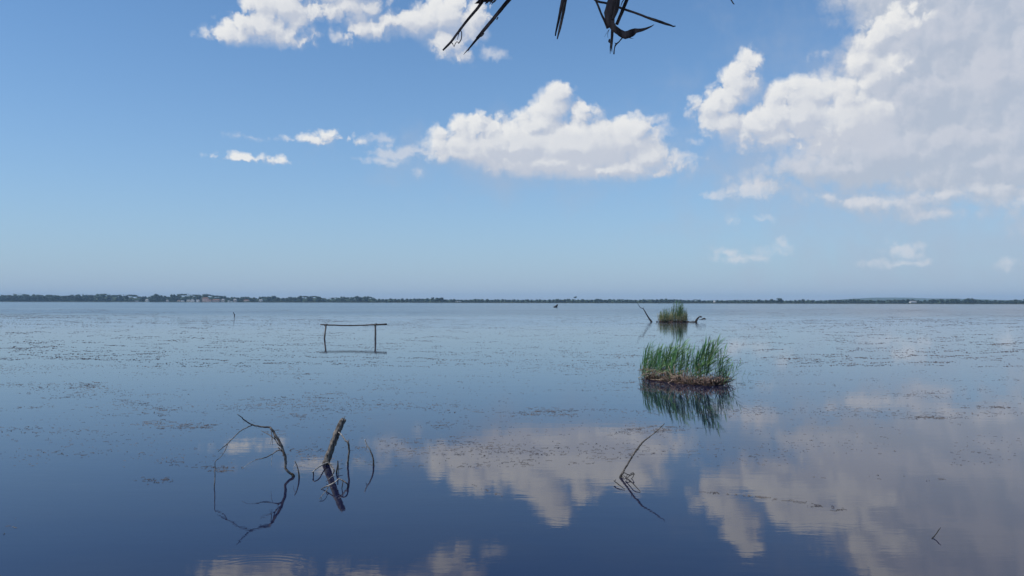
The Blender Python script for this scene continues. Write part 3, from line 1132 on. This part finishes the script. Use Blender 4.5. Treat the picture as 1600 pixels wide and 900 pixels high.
branch_thing('leaning_dead_branch', 'dark leaning bare branch standing left of the far reed clump', 'branch', D3, (1018, 503), [
    ('branch', M_DARKWOOD, [(1022, 510), (1018, 503), (1012, 494), (1007, 485.5), (1005, 482)], [0.16, 0.15, 0.11, 0.085, 0.06], 7, 0.02),
    ('branch', M_DARKWOOD, [(1005, 482), (1000.5, 480.6), (998, 476.5), (995, 472.5)], [0.06, 0.05, 0.035, 0.02], 6, 0.01),
    ('twig', M_DARKWOOD, [(1005, 482), (1006.6, 479)], [0.035, 0.02], 5, 0.0)])
branch_thing('driftwood_log', 'low dark driftwood with an upturned fork right of the far reed clump', 'driftwood', D3 - 1, (1085, 504), [
    ('log', M_DARKWOOD, [(1074, 503.6), (1080, 504), (1086, 504), (1089.5, 503.6)], [0.12, 0.2, 0.22, 0.12], 7, 0.02),
    ('branch', M_DARKWOOD, [(1086, 504), (1089, 499), (1092, 495.6), (1095, 495), (1097, 495.8)], [0.2, 0.16, 0.1, 0.13, 0.05], 7, 0.02),
    ('branch', M_DARKWOOD, [(1091, 498), (1095, 499.2), (1100, 497.8), (1103.5, 499)], [0.04, 0.05, 0.16, 0.03], 6, 0.01),
    ('twig', M_DARKWOOD, [(1083, 504), (1083, 500.5)], [0.06, 0.03], 5, 0.0),
    ('twig', M_DARKWOOD, [(1086, 503), (1086.8, 499.6)], [0.06, 0.03], 5, 0.0)])
branch_thing('short_stump', 'tiny dark stub poking up just left of the far reed clump', 'stump', D3, (1026.5, 504), [
    ('trunk', M_DARKWOOD, [(1026.5, 505.5), (1026.4, 503), (1026.2, 501)], [0.12, 0.11, 0.06], 6, 0.0),
    ('twig', M_DARKWOOD, [(1026.5, 503), (1028.6, 502)], [0.05, 0.02], 5, 0.0)])

# ------------------------------------------------------------------ dead wood in the near water
DA = 14.65
branch_thing('arched_dead_branch', 'large arched bare branch with drooping twigs, leftmost of the near dead wood', 'branch', DA, (457.5, 743.5), [
    ('branch', M_GREY, [(459, 752, .05), (458, 742.6), (453, 739), (446, 731.5), (446.2, 722), (445, 712), (440, 699), (433.5, 685),
                        (427.5, 675.5), (422.4, 667.8)], [0.0277, 0.0277, 0.0222, 0.0233, 0.0233, 0.0255, 0.0249, 0.0244, 0.0222, 0.0188], 9, 0.014),
    ('branch', M_GREY, [(422.4, 667.8), (410, 667, -.02), (394.3, 663.9, -.08), (382.8, 656.8, -.16), (376, 651, -.2), (370.8, 647.2, -.25)],
     [0.0177, 0.0144, 0.0122, 0.0100, 0.0077, 0.0057], 8, 0.012),
    ('branch', M_GREY, [(394.3, 664.2, -.08), (379, 671.5, -.18), (366, 682.5, -.3), (356, 692.4, -.42), (348, 699.5, -.5), (340.7, 706, -.55)],
     [0.0100, 0.0083, 0.0077, 0.0086, 0.0064, 0.0043], 7, 0.01),
    ('twig', M_GREY, [(356, 692.4, -.42), (353, 701, -.5), (347.5, 711, -.62), (340, 718, -.72), (336.4, 722, -.78), (336, 738, -.82), (335.3, 757, -.86),
                      (335, 764, -.88)], [0.0071, 0.0064, 0.0060, 0.0057, 0.0057, 0.0078, 0.0086, 0.0078], 6, 0.006),
    ('branch', M_GREY, [(441, 704), (434, 703.6, -.05), (426, 709, -.15), (412, 715.8, -.3), (399.4, 718, -.42)],
     [0.0111, 0.0105, 0.0089, 0.0086, 0.0057], 7, 0.008),
    ('twig', M_PALE, [(405, 717, -.38), (396, 720.5, -.48), (386.7, 725.8, -.6), (377.7, 733.5, -.7)], [0.0043, 0.0043, 0.0036, 0.0022], 5, 0.004),
    ('twig', M_PALE, [(426, 710.5, -.15), (424.4, 719, -.18), (423.7, 729.7, -.2)], [0.0043, 0.0036, 0.0022], 5, 0.003),
    ('twig', M_GREY, [(408.4, 673.2, .2), (422.4, 680.5, .12), (430, 687, .05), (434.5, 694)], [0.0050, 0.0086, 0.0083, 0.0089], 6, 0.004),
    ('twig', M_GREY, [(424.3, 668), (424.8, 680, -.03), (425.6, 695.5, -.06)], [0.0078, 0.0071, 0.0029], 6, 0.006),
    ('twig', M_GREY, [(425, 684, -.04), (421.8, 696, -.06)], [0.0036, 0.0022], 5, 0.0),
    ('twig', M_GREY, [(427, 675, .02), (431.5, 690, .04), (437, 697)], [0.0086, 0.0071, 0.0086], 6, 0.004),
    ('twig', M_GREY, [(434.5, 699, .02), (439, 703.5, .0), (444, 708)], [0.0111, 0.0100, 0.0111], 6, 0.0),
    ('twig', M_DARKWOOD, [(457.5, 742, -.05), (458.8, 755, -.12)], [0.0071, 0.0043], 5, 0.0)])
branch_thing('forked_twig', 'small pale pointed twig standing just right of the arched branch', 'twig', 14.5, (467.5, 745.5), [
    ('twig', M_GREY, [(466.5, 752), (467.4, 745.5), (466.2, 736), (463.8, 727.5), (460.4, 720.2)], [0.014, 0.014, 0.012, 0.01, 0.007], 6, 0.004),
    ('twig', M_PALE, [(462.4, 725), (459.6, 729), (458.4, 736)], [0.005, 0.004, 0.002], 5, 0.0)])

DS = 15.72
b = at_depth(509.3, 724.6, DS)
t = branch_thing('leaning_stump', 'thick weathered leaning tree stump with a broken top and hanging twigs', 'stump', DS, (509.3, 724.6), [
    ('twig', M_PALE, [(525.5, 673), (530, 675.8, -.06), (535.5, 682, -.1), (540.5, 689.5, -.12)], [0.012, 0.012, 0.013, 0.016], 6, 0.004),
    ('branch', M_GREY, [(540.5, 689, -.12), (543.8, 691, -.12), (545.4, 703, -.12), (544.6, 714, -.1), (543.4, 727, -.06), (543.4, 736, -.04)],
     [0.018, 0.021, 0.019, 0.018, 0.018, 0.018], 7, 0.006),
    ('twig', M_GREY, [(544.2, 692, -.12), (545.3, 686.5, -.12)], [0.012, 0.006], 5, 0.0),
    ('branch', M_PALE, [(513.5, 722.5, -.08), (507, 724.6, 0, .06), (499, 729.2, 0, .11), (491, 735, 0, .10), (488.6, 738.5, 0, .06)], [0.013, 0.012, 0.012, 0.011, 0.009], 6, 0.004),
    ('twig', M_GREY, [(489.5, 736, 0, .09), (490, 743.5, 0, -.02)], [0.011, 0.01], 6, 0.0),
    ('twig', M_GREY, [(513.5, 724, -.1), (519, 729.5, 0, .09), (522, 735, 0, .10), (521, 739, 0, .06), (517.5, 744, 0, -.01)], [0.014, 0.013, 0.012, 0.01, 0.007], 6, 0.004),
    ('branch', M_DARKWOOD, [(527.8, 719.8, -.75), (527.6, 728, -.75), (526.4, 735, -.75), (526, 742, -.75)], [0.010, 0.013, 0.015, 0.015], 6, 0.006),
    ('twig', M_DARKWOOD, [(527.4, 733, -.75), (532.5, 732.6, -.7), (536, 731.2, -.65)], [0.008, 0.006, 0.003], 5, 0.0),
    ('twig', M_GREY, [(528.6, 725.4, -.75), (529.2, 736, -.75), (529.4, 742, -.75)], [0.006, 0.006, 0.006], 5, 0.003)])
o_ = Vector(t.location)
mb = Mesh()
S = [(506, 735, .0), (509.3, 724.6), (514, 710), (519.5, 696), (526, 678), (532, 664), (537.2, 655.2)]
P = [at_depth(q[0], q[1], DS) - o_ for q in S]
n0 = len(mb.v)
tube(mb, P, [0.072, 0.068, 0.062, 0.062, 0.066, 0.062, 0.054], sides=16, step=0.035, wob=0.01, rough=0.2, seed=3.0)
# splintered top
top = P[-1]
axis = (P[-1] - P[-2]).normalized()
mb.obj('trunk', [M_BARK], t)
for k in range(7):
    a = k * 0.9
    mb = Mesh()
    q = top + Vector((math.cos(a), math.sin(a), -math.cos(a) * 0.5)) * 0.034 - axis * 0.03
    tube(mb, [q, q + axis * rng.uniform(0.03, 0.075)], [0.017, 0.009], sides=5, step=0.03)
    mb.obj('splinter', [M_BARK], t)

# twigs just breaking the surface in front of the stump
branch_thing('half_sunken_branch', 'pale curved half sunken branch lying in front of the leaning stump', 'branch', 14.15, (516, 758), [
    ('branch', M_PALE, [(501.5, 764.6, 0, .0), (507, 761, 0, .03), (514.5, 758.4, 0, .07), (521, 755, 0, .11), (525.5, 751.5, 0, .13), (529.8, 747.5, 0, .14)],
     [0.006, 0.010, 0.012, 0.012, 0.011, 0.010], 6, 0.004),
    ('branch', M_GREY, [(529.5, 747.7, 0, .14), (536, 751, 0, .14), (541, 754.6, 0, .11), (543.6, 757.6, 0, .06), (542, 764, 0, -.02)], [0.010, 0.012, 0.012, 0.011, 0.009], 6, 0.004),
    ('twig', M_PALE, [(509.5, 752.5, 0, .02), (514, 748.5, 0, .06), (519, 744.6, 0, .09), (523.4, 744.2, 0, .08)], [0.005, 0.007, 0.007, 0.005], 6, 0.004),
    ('twig', M_GREY, [(536, 751.4, 0, .13), (535, 758, 0, .06), (534, 764, 0, -.01)], [0.009, 0.008, 0.006], 5, 0.0),
    ('twig', M_GREY, [(514, 758, 0, .07), (511, 765, 0, .04), (510, 771, 0, -.01)], [0.008, 0.007, 0.005], 5, 0.0)])
branch_thing('half_sunken_twig', 'thin pale twig afloat below the half sunken branch', 'twig', 13.35, (505, 773), [
    ('twig', M_PALE, [(499.0, 779.5, 0, .02), (504, 773.2, 0, .05), (509, 767.4, 0, .06), (512.6, 763.4, 0, .04)], [0.004, 0.006, 0.005, 0.003], 5, 0.003),
    ('twig', M_GREY, [(501, 776, 0, .03), (503, 781, 0, .01)], [0.004, 0.003], 5, 0.0)])

branch_thing('thin_curved_stick', 'thin curved pale topped stick standing right of the leaning stump', 'stick', 15.6, (583.4, 727.5), [
    ('stick', M_GREY, [(583.8, 734), (583.6, 727.6), (583.4, 719), (581.4, 711), (578.8, 704.6)], [0.018, 0.018, 0.016, 0.015, 0.013], 7, 0.004),
    ('stick', M_PALE, [(579, 705), (576.4, 699.6), (573.4, 695.6), (571.6, 690.6), (570, 686.6)], [0.0135, 0.013, 0.011, 0.01, 0.008], 6, 0.004),
    ('twig', M_GREY, [(573.6, 696), (572.4, 700.4), (571.8, 703)], [0.007, 0.005, 0.003], 5, 0.0)])

DR = 14.64
branch_thing('slanting_branch', 'long slanting bare branch rising from a tangle right of the middle', 'branch', DR, (970.5, 744.2), [
    ('branch', M_GREY, [(968, 750, -.1), (970.3, 744), (973, 738, .03), (977.4, 730.6, .08), (982.7, 722, .12), (988.5, 712, .16), (994.5, 703, .2)],
     [0.022, 0.023, 0.018, 0.017, 0.017, 0.018, 0.019], 8, 0.008),
    ('branch', M_GREY, [(994.3, 703.4, .2), (1000, 696, .24), (1004.5, 690.6, .27), (1014.4, 683, .32), (1027, 672.7, .38), (1034, 666, .4), (1038.4, 661.8, .42)],
     [0.019, 0.016, 0.016, 0.011, 0.010, 0.009, 0.007], 7, 0.008),
    ('twig', M_GREY, [(1004, 690.6, .27), (1006.6, 688, .27)], [0.014, 0.006], 5, 0.0),
    ('twig', M_PALE, [(989, 711.5, .16), (986.4, 713.4, .12), (986, 708, .1)], [0.007, 0.005, 0.003], 5, 0.0),
    ('twig', M_DARKWOOD, [(972, 742), (975.5, 738.6, -.05), (980, 741, -.1), (985, 742.4, -.1), (990.4, 740.2, -.1), (988, 746.6, -.12), (985, 749, -.14)],
     [0.009, 0.008, 0.008, 0.01, 0.008, 0.007, 0.005], 6, 0.005),
    ('twig', M_DARKWOOD, [(972, 744, -.04), (976, 748.4, -.08), (981, 746, -.1), (986, 741.5, -.1)], [0.008, 0.008, 0.008, 0.005], 6, 0.005),
    ('twig', M_GREY, [(974, 743, -.02), (978.6, 745.6, -.06), (980, 741, -.1)], [0.007, 0.006, 0.005], 5, 0.003),
    ('twig', M_DARKWOOD, [(985, 740.4, -.05), (989.5, 738.4, -.05), (991.4, 741.6, -.08)], [0.008, 0.006, 0.005], 5, 0.003)])
branch_thing('floating_stick', 'short dark stick lying in water left of the slanting branch tangle', 'stick', 14.0, (967, 756), [
    ('stick', M_DARKWOOD, [(959.4, 751.2, 0, .05), (966, 756.5, 0, .04), (976.4, 764.4, 0, .01)], [0.008, 0.009, 0.005], 6, 0.004),
    ('twig', M_DARKWOOD, [(960.4, 752, 0, .04), (962.4, 748.8, 0, .07)], [0.007, 0.004], 5, 0.0)])
branch_thing('floating_stick', 'longer dark stick lying in water right below the slanting branch tangle', 'stick', 14.1, (990, 756), [
    ('stick', M_DARKWOOD, [(977.5, 746.5, 0, .03), (984, 750.6, 0, .05), (992, 758.6, 0, .05), (1000.4, 767.8, 0, .01)], [0.009, 0.009, 0.008, 0.005], 6, 0.004)])
branch_thing('thin_stick', 'lone thin stick poking up near the lower right corner', 'stick', on_water(1456.4, 841.4).y, (1456.4, 841.4), [
    ('stick', M_DARKWOOD, [(1453, 847, -.1), (1456.4, 841.4), (1462, 835.4, .05), (1466.4, 829, .08), (1470, 824, .1)],
     [0.009, 0.0085, 0.006, 0.0065, 0.003], 6, 0.003)])
mb = Mesh()
c = on_water(1447, 848)
lump(mb, (0, 0, 0), (0.013, 0.016, 0.01), 3, 0.3)
tag(mb.obj('seed_pod', [M_DARKWOOD], origin=c), 'tiny dark seed pod floating left of the lone thin stick', 'seed pod')

# ------------------------------------------------------------------ floating weed
def fleck_field():
    r = np.random.default_rng(77)
    V, Fc = [], []
    cnt = 0

    def fleck(x, y, L, w, h, ang):
        nonlocal cnt
        ca, sa = math.cos(ang), math.sin(ang)
        k = r.uniform(-0.5, 0.5) * L
        # a limp shred: three stations, the middle one humped out of the water
        pts = ((-L / 2, 0, 0.002, w * 0.5), (0, k * 0.5, h, w), (L / 2, k * 0.2, 0.002, w * 0.4))
        for (a, b_, z, ww) in pts:
            for s in (-0.5, 0.5):
                px_, py_ = a, b_ + s * ww
                V.append((x + px_ * ca - py_ * sa, y + px_ * sa + py_ * ca, z + (0.004 if s > 0 else 0.0)))
        Fc.append((cnt, cnt + 2, cnt + 3, cnt + 1))
        Fc.append((cnt + 2, cnt + 4, cnt + 5, cnt + 3))
        cnt += 6

    def put(px, py, n, sx, sy, scale=1.0):
        """n shreds scattered about the place seen at px, py; sx, sy the patch size in photo pixels."""
        for _ in range(n):
            g = on_water(px + r.normal() * sx, max(478.5, py + r.normal() * sy))
            D = g.y
            L = 0.02 + 0.10 * r.random() ** 2.2 * scale * (1 + D / 60)
            fleck(g.x, D, L, r.uniform(0.008, 0.02) * scale * (1 + D / 40), r.uniform(0.003, 0.010) * scale * (1 + D / 90),
                  r.normal() * 0.7)

    def line(px0, py0, px1, py1, n, jit=1.0, scale=1.0, bow=0.0):
        for i in range(n):
            t_ = r.random()
            cl = noise.noise(Vector((t_ * (abs(px1 - px0) / 9.0) + px0, py0, 0)))
            if cl < r.uniform(-0.35, 0.35):
                continue
            x_ = px0 + (px1 - px0) * t_
            y_ = py0 + (py1 - py0) * t_ + bow * math.sin(math.pi * t_) + r.normal() * jit
            put(x_, y_, 1, 0.5, 0.1, scale)

    # patches one can point to
    for (a, b_, n, sx, sy) in ((135, 603, 90, 14, 3), (150, 612, 60, 40, 4), (90, 606, 60, 40, 5), (205, 633, 70, 26, 5), (250, 640, 60, 20, 4),
                               (300, 667, 60, 22, 3), (320, 665, 30, 10, 2), (245, 661, 25, 10, 2), (90, 707, 30, 40, 4), (150, 708, 20, 22, 3), (268, 722, 22, 9, 3),
                               (240, 752, 26, 12, 2), (262, 751, 16, 4, 1.5), (340, 731, 40, 24, 1.6), (350, 736, 25, 16, 1), (475, 704, 40, 18, 3), (455, 650, 20, 14, 2), (560, 700, 12, 10, 3),
                               (455, 585, 60, 20, 4), (500, 618, 70, 34, 4), (540, 640, 60, 40, 6), (600, 600, 60, 50, 8), (620, 693, 40, 20, 4),
                               (700, 665, 40, 30, 4), (760, 700, 40, 30, 4), (850, 646, 50, 26, 3), (865, 643, 30, 12, 1.5), (1000, 672, 60, 26, 4),
                               (1040, 670, 40, 22, 2.5), (820, 722, 30, 14, 2.5), (860, 700, 25, 20, 6), (930, 700, 20, 30, 6), (1462, 653, 45, 22, 1.2),
                               (1445, 652, 25, 8, 1), (1545, 636, 35, 20, 1), (1565, 637, 20, 5, 0.8), (1274, 791, 12, 9, 1.0), (1190, 777, 14, 7, .8),
                               (1313, 797, 10, 5, .6), (480, 716, 25, 20, 3), (20, 830, 6, 10, 12), (710, 688, 25, 30, 3), (745, 727, 18, 20, 3),
                               (1430, 618, 40, 30, 3), (960, 600, 60, 30, 5), (905, 575, 80, 40, 6), (1170, 600, 40, 20, 4), (1200, 580, 70, 50, 8),
                               (815, 560, 60, 40, 5), (1290, 560, 60, 50, 6)):
        put(a, b_, int(n * 0.9), sx, sy, 1.0)
        for q in range(max(2, n // 12) if b_ < 690 else 0):        # knots of weed inside the patch
            qa, qb = a + r.normal() * sx, b_ + r.normal() * sy
            put(qa, qb, int(r.uniform(6, 16)), sx * 0.22, max(0.25, sy * 0.10), 0.9)
    line(1095, 768, 1180, 776, 50, 0.8)
    line(1180, 776, 1340, 798, 70, 1.0)
    line(735, 757, 790, 777, 30, 0.5, 0.8)
    for (x0, y0, x1, y1, n) in ((420, 547, 560, 551, 140), (0, 602, 160, 598, 130), (0, 640, 90, 634, 70), (330, 636, 520, 628, 110), (150, 650, 330, 642, 90),
                                (960, 676, 1110, 668, 110), (780, 652, 900, 640, 80), (1000, 612, 1180, 606, 70), (0, 560, 300, 552, 220), (0, 577, 200, 570, 110)):
        line(x0, y0, x1, y1, n, 1.4)
    # general scatter, gathered in drifts; denser in the middle distance
    made = 0
    while made < 11000:
        x_ = r.uniform(-60, 1660)
        y_ = 500 + 400 * r.random() ** 2.6
        g = on_water(x_, y_)
        cl = noise.noise(Vector((g.x * 0.10, g.y * 0.32, 0))) + 0.6 * noise.noise(Vector((g.x * 0.45, g.y * 1.2, 5)))
        near = max(0.0, (y_ - 600) / 130.0)
        if cl < 0.16 + 0.36 * near:
            continue
        if y_ > 700 and x_ > 1040 and r.random() < 0.8:
            continue
        put(x_, y_, 1, 0.6, 0.2, 1.0)
        made += 1
    # fine loose bits nearly everywhere
    for i in range(6500):
        x_, y_ = r.uniform(-60, 1660), 500 + 230 * r.random() ** 1.5
        if noise.noise(Vector((x_ * 0.006, y_ * 0.02, 9))) > -0.1:
            put(x_, y_, 1, 0.6, 0.2, 0.55)
    # long thin drifts far out
    for i in range(1150):
        y_ = 483 + 90 * r.random() ** 1.2
        x_ = r.uniform(-80, 1640)
        ln = r.uniform(8, 90) * (1.2 if y_ < 510 else 0.6)
        D = on_water(x_, y_).y
        n = int(ln * r.uniform(0.25, 0.9))
        dy = r.normal() * 1.0
        for k in range(n):
            t_ = r.random()
            xx = x_ + ln * (t_ - 0.5)
            yy = y_ + dy * (t_ - 0.5) + 0.5 * math.sin(t_ * 5 + i) + r.normal() * 0.35
            g = on_water(xx, yy)
            if g.y > 420 or g.y < 0:
                continue
            fleck(g.x, g.y, r.uniform(0.5, 2.0) * g.y / F, r.uniform(0.03, 0.09) * (1 + g.y / 50), r.uniform(0.004, 0.012) * (1 + g.y / 110), r.normal() * 0.15)
    return V, Fc


V_, F_ = fleck_field()
stuff(mesh_obj('floating_weed', V_, F_, M_WEED))

# ------------------------------------------------------------------ thatch hanging from the eave overhead
YT = 1.20
U = YT / F                        # metres per photo pixel at the eave


def th(px, py, dy=0.0):
    return at_depth(px, py, YT + dy)


def stalk(name, label, cat, parts, group='broken reeds hanging from the thatch'):
    first = parts[0]
    b_ = th(*first[2][0])
    t_ = empty(name, b_, label, cat, group)
    for i, (pn, mat, pts, wid, flat) in enumerate(parts):
        mb_ = Mesh()
        tube(mb_, [th(*q) - b_ for q in pts], [w * U * 0.44 for w in wid], sides=8, step=0.004, wob=0.0003, rough=0.08, seed=i * 2.1 + pts[0][0] * 0.01,
             flat=flat)
        mb_.obj(pn, [mat], t_)
    return t_


stalk('hanging_reed_stalk', 'thin hanging reed with a frayed looped fibre, leftmost under the eave', 'reed stalk', [
    ('stem', M_THATCH, [(792, -62, .05), (768, -22, .02), (750, 7.8), (737, 23.5), (724.4, 39), (714, 53), (705.5, 64.4), (698, 72.6), (692, 78.6)],
     [6, 6, 5.6, 5, 4.6, 4.4, 4.2, 4, 3], 1.0),
    ('fibre', M_THATCH, [(718.6, 46.4), (721.2, 50), (720.6, 61), (716.2, 68)], [1.4, 1.8, 1.8, 2.0], 1.0),
    ('fibre', M_THATCH, [(718.6, 47), (716.4, 55), (714.8, 62)], [1.2, 1.1, 0.9], 1.0),
    ('fibre', M_THATCH, [(704.6, 65), (707.4, 69), (709.2, 73), (711.6, 67.6), (714, 65), (716.4, 67)], [2.2, 1.6, 1.8, 1.3, 1.5, 1.2], 1.0)])
sk = bpy.data.objects['hanging_reed_stalk']
o_ = Vector(sk.location)
for k in range(26):                # the feathery head at the top
    mb = Mesh()
    a = rng.uniform(744, 770)
    p0_ = th(a + rng.uniform(8, 22), rng.uniform(-16, -6), rng.uniform(-.01, .01)) - o_
    p1_ = th(a + rng.uniform(0, 6), rng.uniform(-4, 3), rng.uniform(-.01, .01)) - o_
    p2_ = th(a - rng.uniform(0, 4), rng.uniform(2, 7.5), rng.uniform(-.01, .01)) - o_
    tube(mb, [p0_, p1_, p2_], [1.6 * U, 1.4 * U, 0.4 * U], sides=4, step=0.006)
    mb.obj('fibre', [M_THATCH], sk)
stalk('hanging_reed_stalk', 'thick dark hanging reed split to a point, second from the left under the eave', 'reed stalk', [
    ('stem', M_THATCH, [(852, -66, .04), (821, -30, .02), (796, -1), (778.4, 20), (767, 34), (754.6, 49), (745.5, 60)],
     [10, 10, 10, 9.6, 8.8, 8.6, 8.2], 0.7),
    ('stem', M_THATCH, [(747, 58.5), (742, 64.6), (736, 72), (730, 79), (724.2, 85.6)], [7.8, 6.8, 5.4, 3.4, 0.8], 0.6),
    ('fibre', M_THATCH, [(756, 52), (754.6, 55), (751, 58)], [3.6, 3.4, 1.6], 0.6),
    ('fibre', M_THATCH_TAN, [(736.5, 71), (733.5, 76), (731.5, 80)], [1.6, 1.8, 0.6], 1.0),
    ('fibre', M_THATCH, [(778, 27), (776.4, 30.6), (774.8, 29)], [2.4, 1.8, 0.8], 1.0)])
stalk('hanging_reed_pair', 'pair of straight reeds hanging side by side, middle of the eave', 'reed stalk', [
    ('stem', M_THATCH, [(890, -60, .03), (879.6, -4), (875.2, 20), (870.4, 42), (867.8, 56)], [6, 6, 5.4, 4, 2.4], 0.9),
    ('stem', M_THATCH, [(896, -60, .02), (884.2, -4, -.006), (880, 20, -.006), (874.8, 44, -.006), (870.6, 61, -.006)], [6.4, 6, 5.4, 4.6, 2.0], 0.9),
    ('fibre', M_THATCH_TAN, [(882, 4, -.012), (877.6, 28, -.012), (873.4, 48, -.012), (871.6, 57, -.012)], [1.2, 1.4, 1.6, 0.8], 1.0),
    ('fibre', M_THATCH, [(880, 27.5), (881.6, 28.6)], [0.9, 0.5], 1.0)])
stalk('hanging_reed_stalk', 'straight dark reed slanting down behind the curled dry leaf', 'reed stalk', [
    ('stem', M_THATCH, [(1002, -60, .03), (980.5, -3, .01), (972, 18, .01), (963.6, 38, .01)], [7.6, 7, 6.8, 6.2], 0.9),
    ('fibre', M_THATCH_TAN, [(984, -14, .004), (972.4, 3, .004), (969.8, 11, .004)], [1.4, 1.8, 0.7], 1.0)])
stalk('hanging_reed_stalk', 'short upright reed with a split end below the curled dry leaf', 'reed stalk', [
    ('stem', M_THATCH, [(970, -60, .02), (961, 0, .012), (957.5, 40, .012), (955.8, 62, .012), (954.8, 74, .012)], [6, 6, 5.4, 5, 4.6], 0.9),
    ('fibre', M_THATCH_TAN, [(956.4, 55, .008), (955.4, 70, .008), (954.6, 80, .008)], [1.3, 1.6, 0.8], 1.0),
    ('fibre', M_THATCH, [(953.6, 73, .012), (953.4, 84, .012)], [2, 0.8], 1.0),
    ('fibre', M_THATCH, [(956, 73, .012), (956.2, 82, .012)], [1.8, 0.7], 1.0),
    ('node', M_THATCH, [(952.4, 61, .01), (951.6, 64.6, .01), (952.4, 67, .01)], [2.4, 3.6, 1.6], 1.0)])
stalk('hanging_reed_stalk', 'thin reed slanting right and down to meet the curled dry leaf', 'reed stalk', [
    ('stem', M_THATCH, [(918, -56, .0), (927, -12), (931.4, 1.4), (939.4, 21), (944.6, 32), (950, 44)], [4, 4.4, 4, 3.6, 5, 6], 0.8)])
stalk('hanging_reed_stalk', 'long reed crossing to the right with a pale tan broken end, rightmost', 'reed stalk', [
    ('stem', M_THATCH, [(905, -22, .02), (931, .6, .018), (949, 5.4, .018), (977, 14.8, .018), (996, 21.4, .018), (1013, 28, .018)], [4, 4.6, 4.6, 4.8, 4.6, 4.8], 0.9),
    ('stem', M_THATCH_TAN, [(1012, 27.6, .018), (1024, 31.8, .018), (1038, 36.4, .018), (1048, 39.6, .018)], [5.2, 6, 5.4, 3.8], 0.9),
    ('stem', M_THATCH, [(1047, 39.2, .018), (1052, 41.2, .018), (1055.4, 40.8, .018)], [3.6, 3, 2.2], 0.9)])
t = stalk('curled_dry_leaf', 'dark crumpled dry leaf curling right to a point among the hanging reeds', 'dry leaf', [
    ('blade', M_THATCH, [(963, -50, -.01), (958, -10, -.01), (954, 6, -.01), (951.4, 20, -.01), (953.4, 34, -.01), (959, 43, -.01), (967, 50, -.01),
                         (977, 55, -.01), (986.5, 51.6, -.01), (993, 48, -.01), (1001.4, 47.2, -.01), (1012, 43.6, -.01), (1018, 41, -.01), (1022, 38.4, -.01)],
     [8, 11, 14, 17, 14, 12, 11.5, 14.5, 13.5, 9, 6, 3.6, 2.2, 0.8], 0.45),
    ('blade', M_THATCH, [(968, -30, -.014), (966, -4, -.014), (963, 14, -.014), (957, 30, -.014)], [8, 8, 9, 6], 0.4),
    ('fibre', M_THATCH, [(972, 59.6, -.012), (967.4, 65.4, -.012), (963, 68.8, -.012), (960, 76, -.012), (959.2, 84.6, -.012)], [2.4, 2, 3, 1.8, 2.6], 1.0),
    ('fibre', M_THATCH, [(962.6, 69, -.012), (960.4, 66.6, -.012)], [1.8, 1.0], 1.0),
    ('fibre', M_THATCH, [(952, 46, -.012), (949.6, 52, -.012), (950, 59, -.012)], [0.9, 0.8, 0.5], 1.0),
    ('fibre', M_THATCH, [(951, 47, -.012), (946, 55, -.012), (944.6, 58, -.012)], [0.6, 0.5, 0.3], 1.0),
    ('fibre', M_THATCH, [(980, 58, -.012), (987, 60, -.012), (990, 60.2, -.012)], [3, 1.4, 0.5], 0.6)], group=None)
stalk('hanging_reed_stalk', 'tiny curled reed tip just entering the view right of all the others', 'reed stalk', [
    ('stem', M_THATCH, [(1128, -46, .0), (1138, -8), (1142.6, 0), (1145.8, 5.6), (1147.6, 6.8)], [3, 2.6, 2.2, 2, 1.2], 1.0)])

# the eave they hang from, just above the view
t = empty('thatched_eave', (0, YT, 3.72), 'ragged thatched roof edge on posts just above the view', 'roof')
mb = Mesh()
v = []
for (y, z) in ((0.02, 0.07), (-1.0, 0.70)):
    for (x, dz) in ((-1.6, 0), (1.6, 0), (1.6, 0.07), (-1.6, 0.07)):
        v.append((x, y, z + dz))
mb.add(v, [(0, 1, 2, 3), (4, 7, 6, 5), (0, 4, 5, 1), (3, 2, 6, 7), (0, 3, 7, 4), (1, 5, 6, 2)])
mb.obj('thatch_bed', [M_THATCH], t, smooth=False)
mb = Mesh()
for i in range(5200):
    x = rng.uniform(-1.62, 1.62)
    under = rng.random() < 0.35
    y0 = 0.05 - rng.random() ** 2 * 0.85
    L = rng.uniform(0.3, 0.6)
    p = Vector((x, y0, (0.052 if under else 0.13) + rng.uniform(0, .03) - (y0 - 0.02) * 0.62))
    d = Vector((rng.gauss(0, 0.04), -1, 0.62)).normalized()
    if y0 - L * 0.85 < -1.15:
        L = max(0.1, (y0 + 1.15) / 0.85)
    tube(mb, [p, p + d * L], [0.0035, 0.003], sides=3, step=1.0)
stuff(mb.obj('thatch', [M_THATCH_TAN], t, smooth=False))
for (y, z) in ((-0.10, 0.115), (-0.9, 0.61)):
    mb = Mesh()
    tube(mb, [(-1.6, y, z), (0, y, z + 0.01), (1.6, y, z)], [0.026, 0.028, 0.025], sides=8, step=0.2, rough=0.1)
    mb.obj('batten', [M_POLE], t)
for x in (-1.5, 1.5):
    for (y, z) in ((-0.16, 0.13), (-0.96, 0.63)):
        mb = Mesh()
        tube(mb, [(x, y, -4.3), (x + 0.01, y, -2), (x, y, z)], [0.05, 0.048, 0.042], sides=9, step=0.3, rough=0.12, seed=x)
        mb.obj('post', [M_POLE], t)

# ------------------------------------------------------------------ air
hz, N, out = material('haze')
vol = N.n('ShaderNodeVolumePrincipled', ins={'Color': rgb(0.44, 0.70, 0.96), 'Density': 0.00013, 'Anisotropy': 0.0})
N.t.links.new(vol.outputs[0], out.inputs['Volume'])
mb = Mesh()
box(mb, -5900, 5900, -80, 5900, -1.5, 52)
stuff(mb.obj('haze', [hz], smooth=False))
